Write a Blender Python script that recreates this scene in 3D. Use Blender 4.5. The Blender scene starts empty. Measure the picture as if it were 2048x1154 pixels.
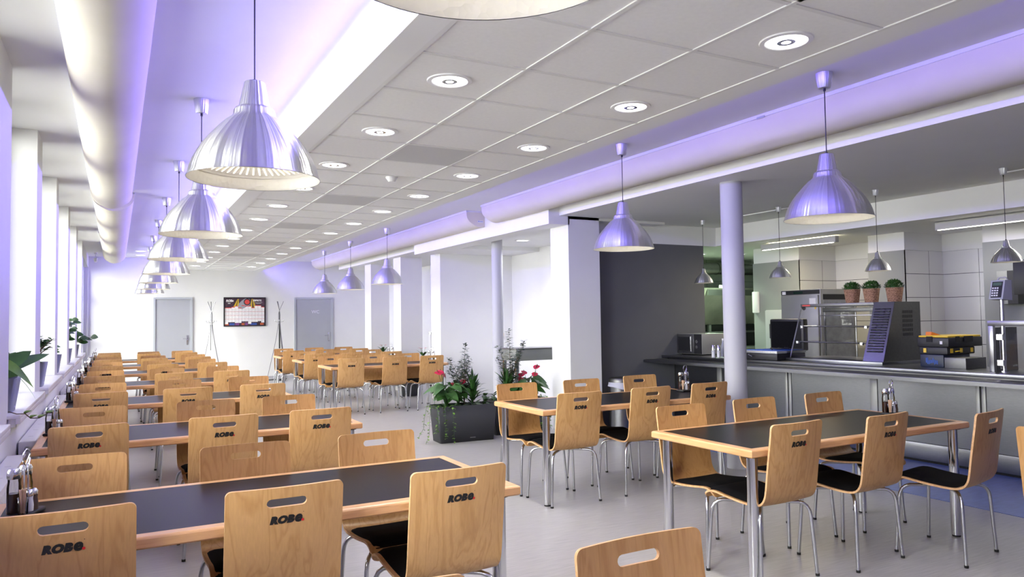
import bpy, bmesh, math, random
from mathutils import Vector, Matrix, noise as mnoise

random.seed(7)
PI = math.pi
scene = bpy.context.scene
COL = scene.collection

# ------------------------------------------------------------------ camera
CAM_F = Vector((0.47503, 0.87898, 0.04069))
CAM_YAW, CAM_PITCH, CAM_ROLL = 0.4954, 0.0407, -0.0142
cf = Vector((math.sin(CAM_YAW)*math.cos(CAM_PITCH), math.cos(CAM_YAW)*math.cos(CAM_PITCH), math.sin(CAM_PITCH)))
cr = Vector((math.cos(CAM_YAW), -math.sin(CAM_YAW), 0))
cu = cr.cross(cf)
cr2 = math.cos(CAM_ROLL)*cr + math.sin(CAM_ROLL)*cu
cu2 = -math.sin(CAM_ROLL)*cr + math.cos(CAM_ROLL)*cu
cam_data = bpy.data.cameras.new('camera')
cam_data.sensor_width = 36.0
cam_data.lens = 1467.79/2048*36.0
cam_data.clip_start = 0.05
cam = bpy.data.objects.new('camera', cam_data)
COL.objects.link(cam)
m = Matrix((cr2, cu2, -cf)).transposed().to_4x4()
m.translation = Vector((0, 0, 1.4696))
cam.matrix_world = m
scene.camera = cam

# ------------------------------------------------------------------ world, lights, exposure
scene.view_settings.view_transform = 'Standard'
scene.view_settings.look = 'None'
scene.view_settings.gamma = 1.0
scene.view_settings.use_curve_mapping = False
scene.view_settings.exposure = EXPOSURE = 0.0
cy = scene.cycles
cy.use_denoising = True
cy.max_bounces = 8
cy.diffuse_bounces = 5
cy.glossy_bounces = 4
cy.transmission_bounces = 6
cy.transparent_max_bounces = 8
cy.sample_clamp_indirect = 6.0
cy.caustics_reflective = False
cy.caustics_refractive = False
cy.use_light_tree = True

world = bpy.data.worlds.new('overcast_sky')
scene.world = world
world.use_nodes = True
wn = world.node_tree
wn.nodes.clear()
w_out = wn.nodes.new('ShaderNodeOutputWorld')
w_bg = wn.nodes.new('ShaderNodeBackground')
w_bg.inputs[0].default_value = (0.98, 1.0, 0.95, 1)
# hazy sun glow low over the left, towards the camera end
w_tc = wn.nodes.new('ShaderNodeTexCoord'); w_dp = wn.nodes.new('ShaderNodeVectorMath'); w_dp.operation = 'DOT_PRODUCT'
w_dp.inputs[1].default_value = Vector((-0.74, -0.62, 0.27)).normalized()
w_mr = wn.nodes.new('ShaderNodeMapRange'); w_mr.inputs[1].default_value = 0.86; w_mr.inputs[2].default_value = 1.0
w_mr.inputs[3].default_value = 0.0; w_mr.inputs[4].default_value = 1.0; w_mr.interpolation_type = 'SMOOTHSTEP'
w_ma = wn.nodes.new('ShaderNodeMath'); w_ma.operation = 'MULTIPLY_ADD'
wn.links.new(w_tc.outputs['Generated'], w_dp.inputs[0]); wn.links.new(w_dp.outputs['Value'], w_mr.inputs[0]); wn.links.new(w_mr.outputs[0], w_ma.inputs[0])
w_ma.inputs[1].default_value = GLOW = 22.0
w_ma.inputs[2].default_value = SKY = 13.5
wn.links.new(w_ma.outputs[0], w_bg.inputs[1])
wn.links.new(w_bg.outputs[0], w_out.inputs[0])

def area(name, loc, direction, sx, sy, power, color, spread=180, portal=False, shape='RECTANGLE', updir=None):
    d = bpy.data.lights.new(name, 'AREA')
    d.shape = shape
    d.size = sx
    if shape in ('RECTANGLE', 'ELLIPSE'):
        d.size_y = sy
    d.energy = power
    d.color = color
    d.spread = math.radians(spread)
    if portal:
        d.cycles.is_portal = True
    o = bpy.data.objects.new(name, d)
    COL.objects.link(o)
    z = -Vector(direction).normalized()
    x = Vector(updir or (0, 1, 0))
    x = (x - x.dot(z)*z).normalized()
    y = z.cross(x)
    mm = Matrix((x, y, z)).transposed().to_4x4()
    mm.translation = Vector(loc)
    o.matrix_world = mm
    return o

VIOLET = (0.235, 0.17, 1.0)
# daylight enters through the window wall on the left
area('window_portal', (-1.0, 8.0, 1.6), (1, 0, 0), 24.5, 3.2, 0, (1, 1, 1), portal=True)
# LED strips lying on the dropped ceiling panel, shining over its edges
area('led_strip_left', (1.165, 8.6, 2.905), (-1, 0, -0.45), 22.0, 0.04, 330, VIOLET)
area('led_strip_left_white', (1.22, 8.6, 2.875), (-0.05, 0, 1), 22.0, 0.04, 28, (0.85, 0.9, 1.0), spread=75)
area('led_strip_right', (3.225, 8.6, 2.905), (1, 0, -0.35), 22.0, 0.04, 200, VIOLET)

# ------------------------------------------------------------------ helpers
def tag(o, label=None, cat=None, group=None, kind=None):
    if label: o['label'] = label
    if cat: o['category'] = cat
    if group: o['group'] = group
    if kind: o['kind'] = kind
    return o

def thing(name, label, cat, loc=(0, 0, 0), rz=0.0, group=None):
    o = bpy.data.objects.new(name, None)
    COL.objects.link(o)
    o.empty_display_size = 0.1
    o.location = loc
    o.rotation_euler = (0, 0, rz)
    return tag(o, label, cat, group)

def dup(root, loc, rz, label=None, group=None):
    r = root.copy(); COL.objects.link(r)
    r.location = loc; r.rotation_euler = (0, 0, rz)
    if label: r['label'] = label
    if group: r['group'] = group
    for ch in list(root.children):
        c = ch.copy(); COL.objects.link(c); c.parent = r
        for g in list(ch.children):
            d = g.copy(); COL.objects.link(d); d.parent = c
    return r

class MB:
    def __init__(self):
        self.v = []; self.f = []; self.m = []; self.sm = []
    def add(self, vs, fs, mi=0, smooth=False):
        b = len(self.v)
        self.v += [tuple(p) for p in vs]
        for f in fs:
            self.f.append(tuple(i+b for i in f)); self.m.append(mi); self.sm.append(smooth)
        return self
    def box(self, x0, x1, y0, y1, z0, z1, mi=0, bev=0.0):
        if bev <= 0:
            vs = [(x, y, z) for z in (z0, z1) for y in (y0, y1) for x in (x0, x1)]
            fs = [(0, 2, 3, 1), (4, 5, 7, 6), (0, 1, 5, 4), (2, 6, 7, 3), (0, 4, 6, 2), (1, 3, 7, 5)]
            return self.add(vs, fs, mi)
        bm = bmesh.new()
        bmesh.ops.create_cube(bm, size=1)
        for v in bm.verts:
            v.co = Vector(((x0+x1)/2+v.co.x*(x1-x0), (y0+y1)/2+v.co.y*(y1-y0), (z0+z1)/2+v.co.z*(z1-z0)))
        bmesh.ops.bevel(bm, geom=list(bm.edges), offset=bev, segments=2, affect='EDGES', profile=0.5)
        return self.bm(bm, mi)
    def bm(self, bm, mi=0, smooth=False):
        bm.verts.index_update()
        self.add([v.co for v in bm.verts], [[v.index for v in f.verts] for f in bm.faces], mi, smooth)
        bm.free()
        return self
    def tube(self, pts, r, seg=8, mi=0, cap=True, closed=False):
        pts = [Vector(p) for p in pts]
        n = len(pts)
        rs = r if isinstance(r, (list, tuple)) else [r]*n
        rings = []
        prev = None
        for i, p in enumerate(pts):
            if closed:
                t = pts[(i+1) % n]-pts[i-1]
            else:
                t = pts[min(i+1, n-1)]-pts[max(i-1, 0)]
            t = t.normalized() if t.length > 1e-9 else Vector((0, 0, 1))
            if prev is None:
                a = Vector((0, 0, 1)) if abs(t.z) < 0.9 else Vector((1, 0, 0))
                u = t.cross(a).normalized()
            else:
                u = (prev - prev.dot(t)*t)
                u = u.normalized() if u.length > 1e-6 else t.orthogonal().normalized()
            prev = u
            w = t.cross(u)
            rings.append([p+rs[i]*(math.cos(2*PI*k/seg)*u+math.sin(2*PI*k/seg)*w) for k in range(seg)])
        vs = [v for rg in rings for v in rg]
        fs = []
        for i in range(n if closed else n-1):
            a, b = i*seg, ((i+1) % n)*seg
            for k in range(seg):
                fs.append((a+k, a+(k+1) % seg, b+(k+1) % seg, b+k))
        self.add(vs, fs, mi, True)
        if cap and not closed:
            self.add(rings[0], [tuple(range(seg))[::-1]], mi)
            self.add(rings[-1], [tuple(range(seg))], mi)
        return self
    def lathe(self, prof, seg=32, c=(0, 0, 0), mi=0, smooth=True, axis='z'):
        vs = []; fs = []
        for (r, z) in prof:
            for k in range(seg):
                a = 2*PI*k/seg
                if axis == 'z': vs.append((c[0]+r*math.cos(a), c[1]+r*math.sin(a), c[2]+z))
                elif axis == 'x': vs.append((c[0]+z, c[1]+r*math.cos(a), c[2]+r*math.sin(a)))
                else: vs.append((c[0]+r*math.cos(a), c[1]+z, c[2]+r*math.sin(a)))
        for i in range(len(prof)-1):
            for k in range(seg):
                k2 = (k+1) % seg
                fs.append((i*seg+k, i*seg+k2, (i+1)*seg+k2, (i+1)*seg+k))
        self.add(vs, fs, mi, smooth)
        return self
    def cyl(self, c, r, z0, z1, seg=24, mi=0, axis='z', r1=None):
        r1 = r if r1 is None else r1
        self.lathe([(1e-4, z0), (r, z0)], seg, c, mi, False, axis)
        self.lathe([(r, z0), (r1, z1)], seg, c, mi, True, axis)
        self.lathe([(r1, z1), (1e-4, z1)], seg, c, mi, False, axis)
        return self
    def prism(self, poly, a0, a1, axis='y', mi=0):
        def P(p, a):
            if axis == 'y': return (p[0], a, p[1])
            if axis == 'x': return (a, p[0], p[1])
            return (p[0], p[1], a)
        n = len(poly)
        vs = [P(p, a0) for p in poly]+[P(p, a1) for p in poly]
        fs = [tuple(range(n)), tuple(range(2*n-1, n-1, -1))]
        for i in range(n):
            j = (i+1) % n
            fs.append((i, i+n, j+n, j))
        return self.add(vs, fs, mi)
    def mesh(self, name, mats, fix=True):
        me = bpy.data.meshes.new(name)
        me.from_pydata(self.v, [], self.f)
        for mt in (mats if isinstance(mats, (list, tuple)) else [mats]):
            me.materials.append(mt)
        for p, mi, s in zip(me.polygons, self.m, self.sm):
            p.material_index = mi; p.use_smooth = s
        if fix:
            bm = bmesh.new(); bm.from_mesh(me)
            bmesh.ops.recalc_face_normals(bm, faces=bm.faces)
            bm.to_mesh(me); bm.free()
        me.set_sharp_from_angle(angle=math.radians(38))
        me.update()
        return me
    def obj(self, name, mats, parent=None, loc=(0, 0, 0), fix=True):
        o = bpy.data.objects.new(name, self.mesh(name, mats, fix))
        COL.objects.link(o)
        o.parent = parent
        o.location = loc
        return o

def bx(name, mats, x0, x1, y0, y1, z0, z1, parent=None, bev=0.0):
    return MB().box(x0, x1, y0, y1, z0, z1, 0, bev).obj(name, mats, parent)

def struct(o):
    o['kind'] = 'structure'; return o

# ------------------------------------------------------------------ materials
def mat(name, col, rough=0.5, metal=0.0, emit=None, estr=0.0, spec=None, **kw):
    mt = bpy.data.materials.new(name); mt.use_nodes = True
    b = mt.node_tree.nodes['Principled BSDF']
    b.inputs['Base Color'].default_value = (*col, 1)
    b.inputs['Roughness'].default_value = rough
    b.inputs['Metallic'].default_value = metal
    if spec is not None: b.inputs['Specular IOR Level'].default_value = spec
    if emit:
        b.inputs['Emission Color'].default_value = (*emit, 1)
        b.inputs['Emission Strength'].default_value = estr
    for k, v in kw.items():
        b.inputs[k].default_value = v
    return mt

def varied(name, col, rough=0.5, metal=0.0, amp=0.06, scale=6.0, bump=0.0, stretch=(1, 1, 1), bscale=None, **kw):
    """base colour varied by noise, optional bump"""
    mt = mat(name, col, rough, metal, **kw)
    nt = mt.node_tree; b = nt.nodes['Principled BSDF']
    tc = nt.nodes.new('ShaderNodeTexCoord'); mp = nt.nodes.new('ShaderNodeMapping')
    mp.inputs['Scale'].default_value = stretch
    ns = nt.nodes.new('ShaderNodeTexNoise'); ns.inputs['Scale'].default_value = scale; ns.inputs['Detail'].default_value = 4
    nt.links.new(tc.outputs['Object'], mp.inputs[0]); nt.links.new(mp.outputs[0], ns.inputs['Vector'])
    rp = nt.nodes.new('ShaderNodeValToRGB')
    rp.color_ramp.elements[0].position = 0.3; rp.color_ramp.elements[1].position = 0.7
    rp.color_ramp.elements[0].color = (*[c*(1-amp) for c in col], 1)
    rp.color_ramp.elements[1].color = (*[min(1, c*(1+amp)) for c in col], 1)
    nt.links.new(ns.outputs[0], rp.inputs[0]); nt.links.new(rp.outputs[0], b.inputs['Base Color'])
    if bump:
        bp = nt.nodes.new('ShaderNodeBump'); bp.inputs['Strength'].default_value = bump; bp.inputs['Distance'].default_value = 0.002
        n2 = nt.nodes.new('ShaderNodeTexNoise'); n2.inputs['Scale'].default_value = bscale or scale*8
        nt.links.new(mp.outputs[0], n2.inputs['Vector'])
        nt.links.new(n2.outputs[0], bp.inputs['Height']); nt.links.new(bp.outputs[0], b.inputs['Normal'])
    return mt

def wood(name, col, dark, axis='z', rough=0.38):
    mt = mat(name, col, rough)
    nt = mt.node_tree; b = nt.nodes['Principled BSDF']
    tc = nt.nodes.new('ShaderNodeTexCoord'); oi = nt.nodes.new('ShaderNodeObjectInfo')
    mul = nt.nodes.new('ShaderNodeMath'); mul.operation = 'MULTIPLY'; mul.inputs[1].default_value = 37.0
    ad = nt.nodes.new('ShaderNodeVectorMath'); ad.operation = 'ADD'
    mp = nt.nodes.new('ShaderNodeMapping')
    st = {'z': (1, 1, 0.09), 'x': (0.09, 1, 1), 'y': (1, 0.09, 1)}[axis]
    mp.inputs['Scale'].default_value = st
    nt.links.new(oi.outputs['Random'], mul.inputs[0]); nt.links.new(mul.outputs[0], ad.inputs[1])
    nt.links.new(tc.outputs['Object'], ad.inputs[0]); nt.links.new(ad.outputs[0], mp.inputs[0])
    big = nt.nodes.new('ShaderNodeTexNoise'); big.inputs['Scale'].default_value = 11; big.inputs['Detail'].default_value = 3; big.inputs['Distortion'].default_value = 0.6
    fine = nt.nodes.new('ShaderNodeTexNoise'); fine.inputs['Scale'].default_value = 160; fine.inputs['Detail'].default_value = 2
    nt.links.new(mp.outputs[0], big.inputs['Vector']); nt.links.new(mp.outputs[0], fine.inputs['Vector'])
    # contour-like grain lines out of the large noise
    ml = nt.nodes.new('ShaderNodeMath'); ml.operation = 'MULTIPLY'; ml.inputs[1].default_value = 14.0
    fr = nt.nodes.new('ShaderNodeMath'); fr.operation = 'PINGPONG'; fr.inputs[1].default_value = 1.0
    nt.links.new(big.outputs[0], ml.inputs[0]); nt.links.new(ml.outputs[0], fr.inputs[0])
    r1 = nt.nodes.new('ShaderNodeValToRGB')
    r1.color_ramp.elements[0].color = (*dark, 1); r1.color_ramp.elements[0].position = 0.0
    r1.color_ramp.elements[1].color = (*col, 1); r1.color_ramp.elements[1].position = 0.5
    nt.links.new(fr.outputs[0], r1.inputs[0])
    mx = nt.nodes.new('ShaderNodeMix'); mx.data_type = 'RGBA'; mx.blend_type = 'MULTIPLY'; mx.inputs[0].default_value = 0.22
    nt.links.new(r1.outputs[0], mx.inputs[6]); nt.links.new(fine.outputs[0], mx.inputs[7])
    tint = nt.nodes.new('ShaderNodeMix'); tint.data_type = 'RGBA'; tint.blend_type = 'MULTIPLY'; tint.inputs[0].default_value = 1.0
    r2 = nt.nodes.new('ShaderNodeValToRGB')
    r2.color_ramp.elements[0].color = (1.0, 0.93, 0.86, 1); r2.color_ramp.elements[1].color = (1.06, 1.04, 1.02, 1)
    nt.links.new(oi.outputs['Random'], r2.inputs[0])
    nt.links.new(mx.outputs[2], tint.inputs[6]); nt.links.new(r2.outputs[0], tint.inputs[7])
    nt.links.new(tint.outputs[2], b.inputs['Base Color'])
    return mt

def brushed(name, col, rough, axis=(1, 1, 1), amp=0.05, metal=1.0, bump=0.15, scale=90):
    mt = varied(name, col, rough, metal, amp=amp, scale=scale, stretch=axis)
    return mt

def glassy(name, tint=(1, 1, 1), fac=0.08, rough=0.02):
    mt = bpy.data.materials.new(name); mt.use_nodes = True
    nt = mt.node_tree; nt.nodes.clear()
    out = nt.nodes.new('ShaderNodeOutputMaterial'); mx = nt.nodes.new('ShaderNodeMixShader')
    tr = nt.nodes.new('ShaderNodeBsdfTransparent'); gl = nt.nodes.new('ShaderNodeBsdfGlossy')
    fr = nt.nodes.new('ShaderNodeFresnel'); fr.inputs[0].default_value = 1.45
    tr.inputs[0].default_value = (*tint, 1); gl.inputs['Roughness'].default_value = rough
    nt.links.new(fr.outputs[0], mx.inputs[0])
    nt.links.new(tr.outputs[0], mx.inputs[1]); nt.links.new(gl.outputs[0], mx.inputs[2]); nt.links.new(mx.outputs[0], out.inputs[0])
    return mt

def tiles(name, col, line, w, h, axis, off=(0, 0), lw=0.006, rough=0.25):
    """rectangular tiles with joints; axis: horizontal coordinate 'x' or 'y'"""
    mt = mat(name, col, rough)
    nt = mt.node_tree; b = nt.nodes['Principled BSDF']
    tc = nt.nodes.new('ShaderNodeTexCoord'); sp = nt.nodes.new('ShaderNodeSeparateXYZ')
    nt.links.new(tc.outputs['Object'], sp.inputs[0])
    masks = []
    for src, size, o in ((sp.outputs['X' if axis == 'x' else 'Y'], w, off[0]), (sp.outputs['Z'], h, off[1])):
        a = nt.nodes.new('ShaderNodeMath'); a.operation = 'SUBTRACT'; a.inputs[1].default_value = o-50*size
        nt.links.new(src, a.inputs[0])
        md = nt.nodes.new('ShaderNodeMath'); md.operation = 'MODULO'; md.inputs[1].default_value = size
        nt.links.new(a.outputs[0], md.inputs[0])
        lt = nt.nodes.new('ShaderNodeMath'); lt.operation = 'LESS_THAN'; lt.inputs[1].default_value = lw
        nt.links.new(md.outputs[0], lt.inputs[0]); masks.append(lt)
    mxx = nt.nodes.new('ShaderNodeMath'); mxx.operation = 'MAXIMUM'
    nt.links.new(masks[0].outputs[0], mxx.inputs[0]); nt.links.new(masks[1].outputs[0], mxx.inputs[1])
    mix = nt.nodes.new('ShaderNodeMix'); mix.data_type = 'RGBA'
    mix.inputs[6].default_value = (*col, 1); mix.inputs[7].default_value = (*line, 1)
    nt.links.new(mxx.outputs[0], mix.inputs[0]); nt.links.new(mix.outputs[2], b.inputs['Base Color'])
    return mt

M = {}
M['column'] = varied('pale_grey_column_paint', (0.44, 0.44, 0.47), 0.6, amp=0.01, scale=3)
M['wall'] = varied('white_plaster', (0.74, 0.74, 0.73), 0.9, amp=0.015, scale=3, bump=0.05, bscale=120)
M['ceil'] = varied('white_ceiling_paint', (0.78, 0.78, 0.77), 0.95, amp=0.01, scale=3)
M['ctile'] = varied('mineral_ceiling_tile', (0.82, 0.82, 0.80), 0.95, amp=0.02, scale=40, bump=0.2, bscale=300)
M['cbar'] = mat('white_painted_tee_bar', (0.72, 0.72, 0.70), 0.8)
M['cdark'] = varied('grey_metal_ceiling_tile', (0.55, 0.55, 0.54), 0.7, amp=0.03, scale=200)
M['darkwall'] = varied('dark_grey_paint', (0.115, 0.118, 0.122), 0.75, amp=0.03, scale=4)
M['greypanel'] = varied('mid_grey_wall_panel', (0.24, 0.25, 0.25), 0.6, amp=0.02, scale=3)
M['floor'] = None
M['blue'] = varied('blue_linoleum', (0.13, 0.19, 0.44), 0.35, amp=0.12, scale=7, stretch=(1, 4, 1))
M['base'] = mat('grey_skirting', (0.42, 0.42, 0.44), 0.5)
M['sill'] = mat('white_sill_laminate', (0.82, 0.82, 0.83), 0.25)
M['radiator'] = mat('white_radiator_enamel', (0.80, 0.80, 0.81), 0.3)
M['frame_w'] = mat('white_window_frame', (0.82, 0.82, 0.82), 0.3)
M['frame_g'] = mat('grey_door_frame', (0.42, 0.44, 0.47), 0.4)
M['door'] = varied('light_grey_door_leaf', (0.37, 0.38, 0.41), 0.45, amp=0.02, scale=3)
M['glass'] = glassy('clear_glass')
M['wood'] = wood('beech_plywood', (0.58, 0.345, 0.14), (0.49, 0.272, 0.098), 'z', 0.35)
M['woodedge'] = wood('beech_plywood_edge', (0.74, 0.47, 0.24), (0.62, 0.37, 0.17), 'x', 0.5)
M['woodx'] = wood('beech_table_edge', (0.72, 0.42, 0.20), (0.62, 0.34, 0.15), 'x', 0.3)
M['woody'] = wood('beech_table_edge_cross', (0.72, 0.42, 0.20), (0.62, 0.34, 0.15), 'y', 0.3)
M['laminate'] = varied('black_laminate', (0.010, 0.010, 0.011), 0.34, amp=0.15, scale=200, stretch=(1, 0.2, 1), spec=0.09)
M['cushion'] = varied('black_fabric', (0.006, 0.006, 0.007), 0.95, amp=0.2, scale=60, bump=0.4, bscale=500, spec=0.1)
M['chrome'] = mat('polished_chrome', (0.75, 0.76, 0.78), 0.12, 1.0)
M['wire'] = mat('dark_steel_wire', (0.20, 0.20, 0.22), 0.3, 0.8)
M['satin'] = mat('satin_steel_tube', (0.62, 0.63, 0.65), 0.24, 1.0)
M['rubber'] = mat('black_rubber', (0.01, 0.01, 0.01), 0.8)
M['black'] = mat('black_plastic', (0.012, 0.012, 0.013), 0.45)
M['ink'] = mat('black_print', (0.008, 0.008, 0.008), 0.5)
M['red'] = mat('red_print', (0.60, 0.01, 0.015), 0.5)
M['cab'] = varied('dull_cabinet_steel', (0.34, 0.34, 0.33), 0.45, 0.5, amp=0.04, scale=5)
M['steel'] = brushed('brushed_stainless', (0.33, 0.33, 0.34), 0.30, (1, 1, 12), amp=0.06, scale=30)
M['steelh'] = brushed('brushed_stainless_front', (0.25, 0.255, 0.27), 0.30, (1, 1, 14), amp=0.07, scale=26)
M['steeld'] = brushed('dull_dark_steel', (0.16, 0.16, 0.155), 0.42, (1, 1, 1), amp=0.06, scale=40)
M['white'] = mat('white_plastic', (0.80, 0.80, 0.80), 0.35)
M['fabricduct'] = varied('cream_textile_duct', (0.68, 0.64, 0.54), 0.85, amp=0.02, scale=3, bump=0.25, bscale=14)
M['rail'] = mat('white_aluminium_rail', (0.76, 0.76, 0.80), 0.35)
M['inner'] = None
M['planter'] = mat('matt_charcoal_planter', (0.035, 0.037, 0.043), 0.55)
M['pot'] = mat('matt_slate_pot', (0.19, 0.20, 0.25), 0.55)
M['soil'] = varied('potting_soil', (0.05, 0.03, 0.018), 0.95, amp=0.5, scale=60, bump=0.8, bscale=90)
M['leaf'] = varied('dark_green_leaf', (0.030, 0.095, 0.018), 0.5, amp=0.35, scale=9)
M['leaf2'] = varied('grey_green_leaf', (0.05, 0.085, 0.06), 0.5, amp=0.3, scale=9)
M['leaf3'] = varied('fresh_green_leaf', (0.12, 0.24, 0.035), 0.4, amp=0.35, scale=9)
M['stem'] = varied('brown_stem', (0.09, 0.055, 0.03), 0.7, amp=0.2, scale=20)
M['flower'] = varied('red_spathe', (0.50, 0.02, 0.06), 0.3, amp=0.15, scale=9)
M['basket'] = None
M['greenwall'] = tiles('green_lit_wall_tiles', (0.55, 0.62, 0.52), (0.16, 0.20, 0.16), 0.6, 0.3, 'x')
M['tx'] = tiles('cream_wall_tiles_x', (0.66, 0.66, 0.63), (0.07, 0.07, 0.07), 0.6, 0.3035, 'x', (9.311, 2.268), 0.007)
M['ty'] = tiles('cream_wall_tiles_y', (0.66, 0.66, 0.63), (0.07, 0.07, 0.07), 0.6, 0.3035, 'y', (5.348, 2.268), 0.007)
M['ty2'] = tiles('cream_wall_tiles_niche', (0.66, 0.66, 0.63), (0.07, 0.07, 0.07), 0.6, 0.3035, 'y', (6.85, 2.268), 0.007)

# floor: pale linoleum with fine streaks
mt = varied('pale_streaked_linoleum', (0.36, 0.35, 0.355), 0.32, amp=0.13, scale=6, stretch=(1, 14, 1))
nt = mt.node_tree; b = nt.nodes['Principled BSDF']
M['floor'] = mt

# alu with a brushed radial look
def alu(name, col, rough):
    mt = mat(name, col, rough, 1.0)
    nt = mt.node_tree; b = nt.nodes['Principled BSDF']
    b.inputs['Anisotropic'].default_value = 0.8; b.inputs['Anisotropic Rotation'].default_value = 0.25
    tg = nt.nodes.new('ShaderNodeTangent'); tg.direction_type = 'RADIAL'; tg.axis = 'Z'
    nt.links.new(tg.outputs[0], b.inputs['Tangent'])
    tc = nt.nodes.new('ShaderNodeTexCoord'); mp = nt.nodes.new('ShaderNodeMapping'); mp.inputs['Scale'].default_value = (2, 2, 60)
    ns = nt.nodes.new('ShaderNodeTexNoise'); ns.inputs['Scale'].default_value = 12
    nt.links.new(tc.outputs['Object'], mp.inputs[0]); nt.links.new(mp.outputs[0], ns.inputs['Vector'])
    mr = nt.nodes.new('ShaderNodeMapRange'); mr.inputs[3].default_value = rough*0.85; mr.inputs[4].default_value = rough*1.2
    nt.links.new(ns.outputs[0], mr.inputs[0]); nt.links.new(mr.outputs[0], b.inputs['Roughness'])
    # faint vertical flutes left by spinning
    sp = nt.nodes.new('ShaderNodeSeparateXYZ'); at = nt.nodes.new('ShaderNodeMath'); at.operation = 'ARCTAN2'
    nt.links.new(tc.outputs['Object'], sp.inputs[0]); nt.links.new(sp.outputs['Y'], at.inputs[0]); nt.links.new(sp.outputs['X'], at.inputs[1])
    n1 = nt.nodes.new('ShaderNodeTexNoise'); n1.noise_dimensions = '1D'; n1.inputs['Scale'].default_value = 3.2; n1.inputs['Detail'].default_value = 3
    nt.links.new(at.outputs[0], n1.inputs['W'])
    bp = nt.nodes.new('ShaderNodeBump'); bp.inputs['Strength'].default_value = 0.5; bp.inputs['Distance'].default_value = 0.02
    nt.links.new(n1.outputs[0], bp.inputs['Height']); nt.links.new(bp.outputs[0], b.inputs['Normal'])
    return mt
M['alu'] = alu('brushed_aluminium', (0.66, 0.67, 0.70), 0.30)

# faceted cream inside of the lamp shades
mt = mat('cream_faceted_reflector', (0.80, 0.77, 0.68), 0.45)
nt = mt.node_tree; b = nt.nodes['Principled BSDF']
tc = nt.nodes.new('ShaderNodeTexCoord'); vo = nt.nodes.new('ShaderNodeTexVoronoi'); vo.inputs['Scale'].default_value = 45
bp = nt.nodes.new('ShaderNodeBump'); bp.inputs['Strength'].default_value = 0.5; bp.inputs['Distance'].default_value = 0.004
nt.links.new(tc.outputs['Object'], vo.inputs['Vector']); nt.links.new(vo.outputs['Distance'], bp.inputs['Height']); nt.links.new(bp.outputs[0], b.inputs['Normal'])
M['inner'] = mt

# woven basket
mt = mat('woven_basket', (0.40, 0.20, 0.11), 0.75)
nt = mt.node_tree; b = nt.nodes['Principled BSDF']
tc = nt.nodes.new('ShaderNodeTexCoord'); br = nt.nodes.new('ShaderNodeTexNoise'); br.inputs['Scale'].default_value = 70
wv = nt.nodes.new('ShaderNodeTexWave'); wv.bands_direction = 'Z'; wv.inputs['Scale'].default_value = 18; wv.inputs['Distortion'].default_value = 7; wv.inputs['Detail Scale'].default_value = 6
rp = nt.nodes.new('ShaderNodeValToRGB'); rp.color_ramp.elements[0].color = (0.16, 0.07, 0.035, 1); rp.color_ramp.elements[1].color = (0.62, 0.36, 0.22, 1)
nt.links.new(tc.outputs['Object'], wv.inputs['Vector']); nt.links.new(wv.outputs['Fac'], rp.inputs[0]); nt.links.new(rp.outputs[0], b.inputs['Base Color'])
bp = nt.nodes.new('ShaderNodeBump'); bp.inputs['Strength'].default_value = 0.8; bp.inputs['Distance'].default_value = 0.004
nt.links.new(wv.outputs['Fac'], bp.inputs['Height']); nt.links.new(bp.outputs[0], b.inputs['Normal'])
M['basket'] = mt

M['lamp'] = mat('downlight_glow', (0.9, 0.9, 0.9), 0.4, emit=(1.0, 0.97, 0.98), estr=3.5)
M['lipglow'] = mat('panel_lip_added_glow', (0.8, 0.8, 0.85), 0.5, emit=(0.80, 0.78, 1.0), estr=0.45)  # emission added to brighten the dropped panel's side face, not a lamp
M['housing'] = mat('cream_lamp_housing', (0.48, 0.48, 0.43), 0.6)
M['tube'] = mat('fluorescent_glow', (0.9, 0.9, 0.9), 0.4, emit=(1.0, 0.96, 0.86), estr=9.0)
M['bulb'] = mat('bulb_glow', (0.9, 0.9, 0.9), 0.4, emit=(1.0, 0.96, 0.88), estr=22.0)

ORD = ['nearest', 'second', 'third', 'fourth', 'fifth', 'sixth', 'seventh', 'eighth', 'ninth', 'tenth', 'eleventh', 'twelfth', 'thirteenth', 'fourteenth', 'fifteenth']
# ------------------------------------------------------------------ room shell
ZH, ZP, ZT = 3.06, 2.77, 2.776
YB, Y0 = 19.76, -4.0
XW = -0.57
struct(bx('floor', M['floor'], -0.92, 13.2, Y0, YB, -0.12, 0))
struct(bx('floor_2', M['blue'], 5.69, 7.6, Y0, 8.13, 0.0, 0.003))
struct(bx('ceiling', M['ceil'], -0.95, 6.9, Y0, YB, ZH, ZH+0.15))
struct(bx('wall_back', M['wall'], -0.92, 6.9, YB, YB+0.2, -0.1, ZH))
struct(bx('wall_rear', M['wall'], -0.92, 13.2, Y0-0.2, Y0, -0.1, ZH))

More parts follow.
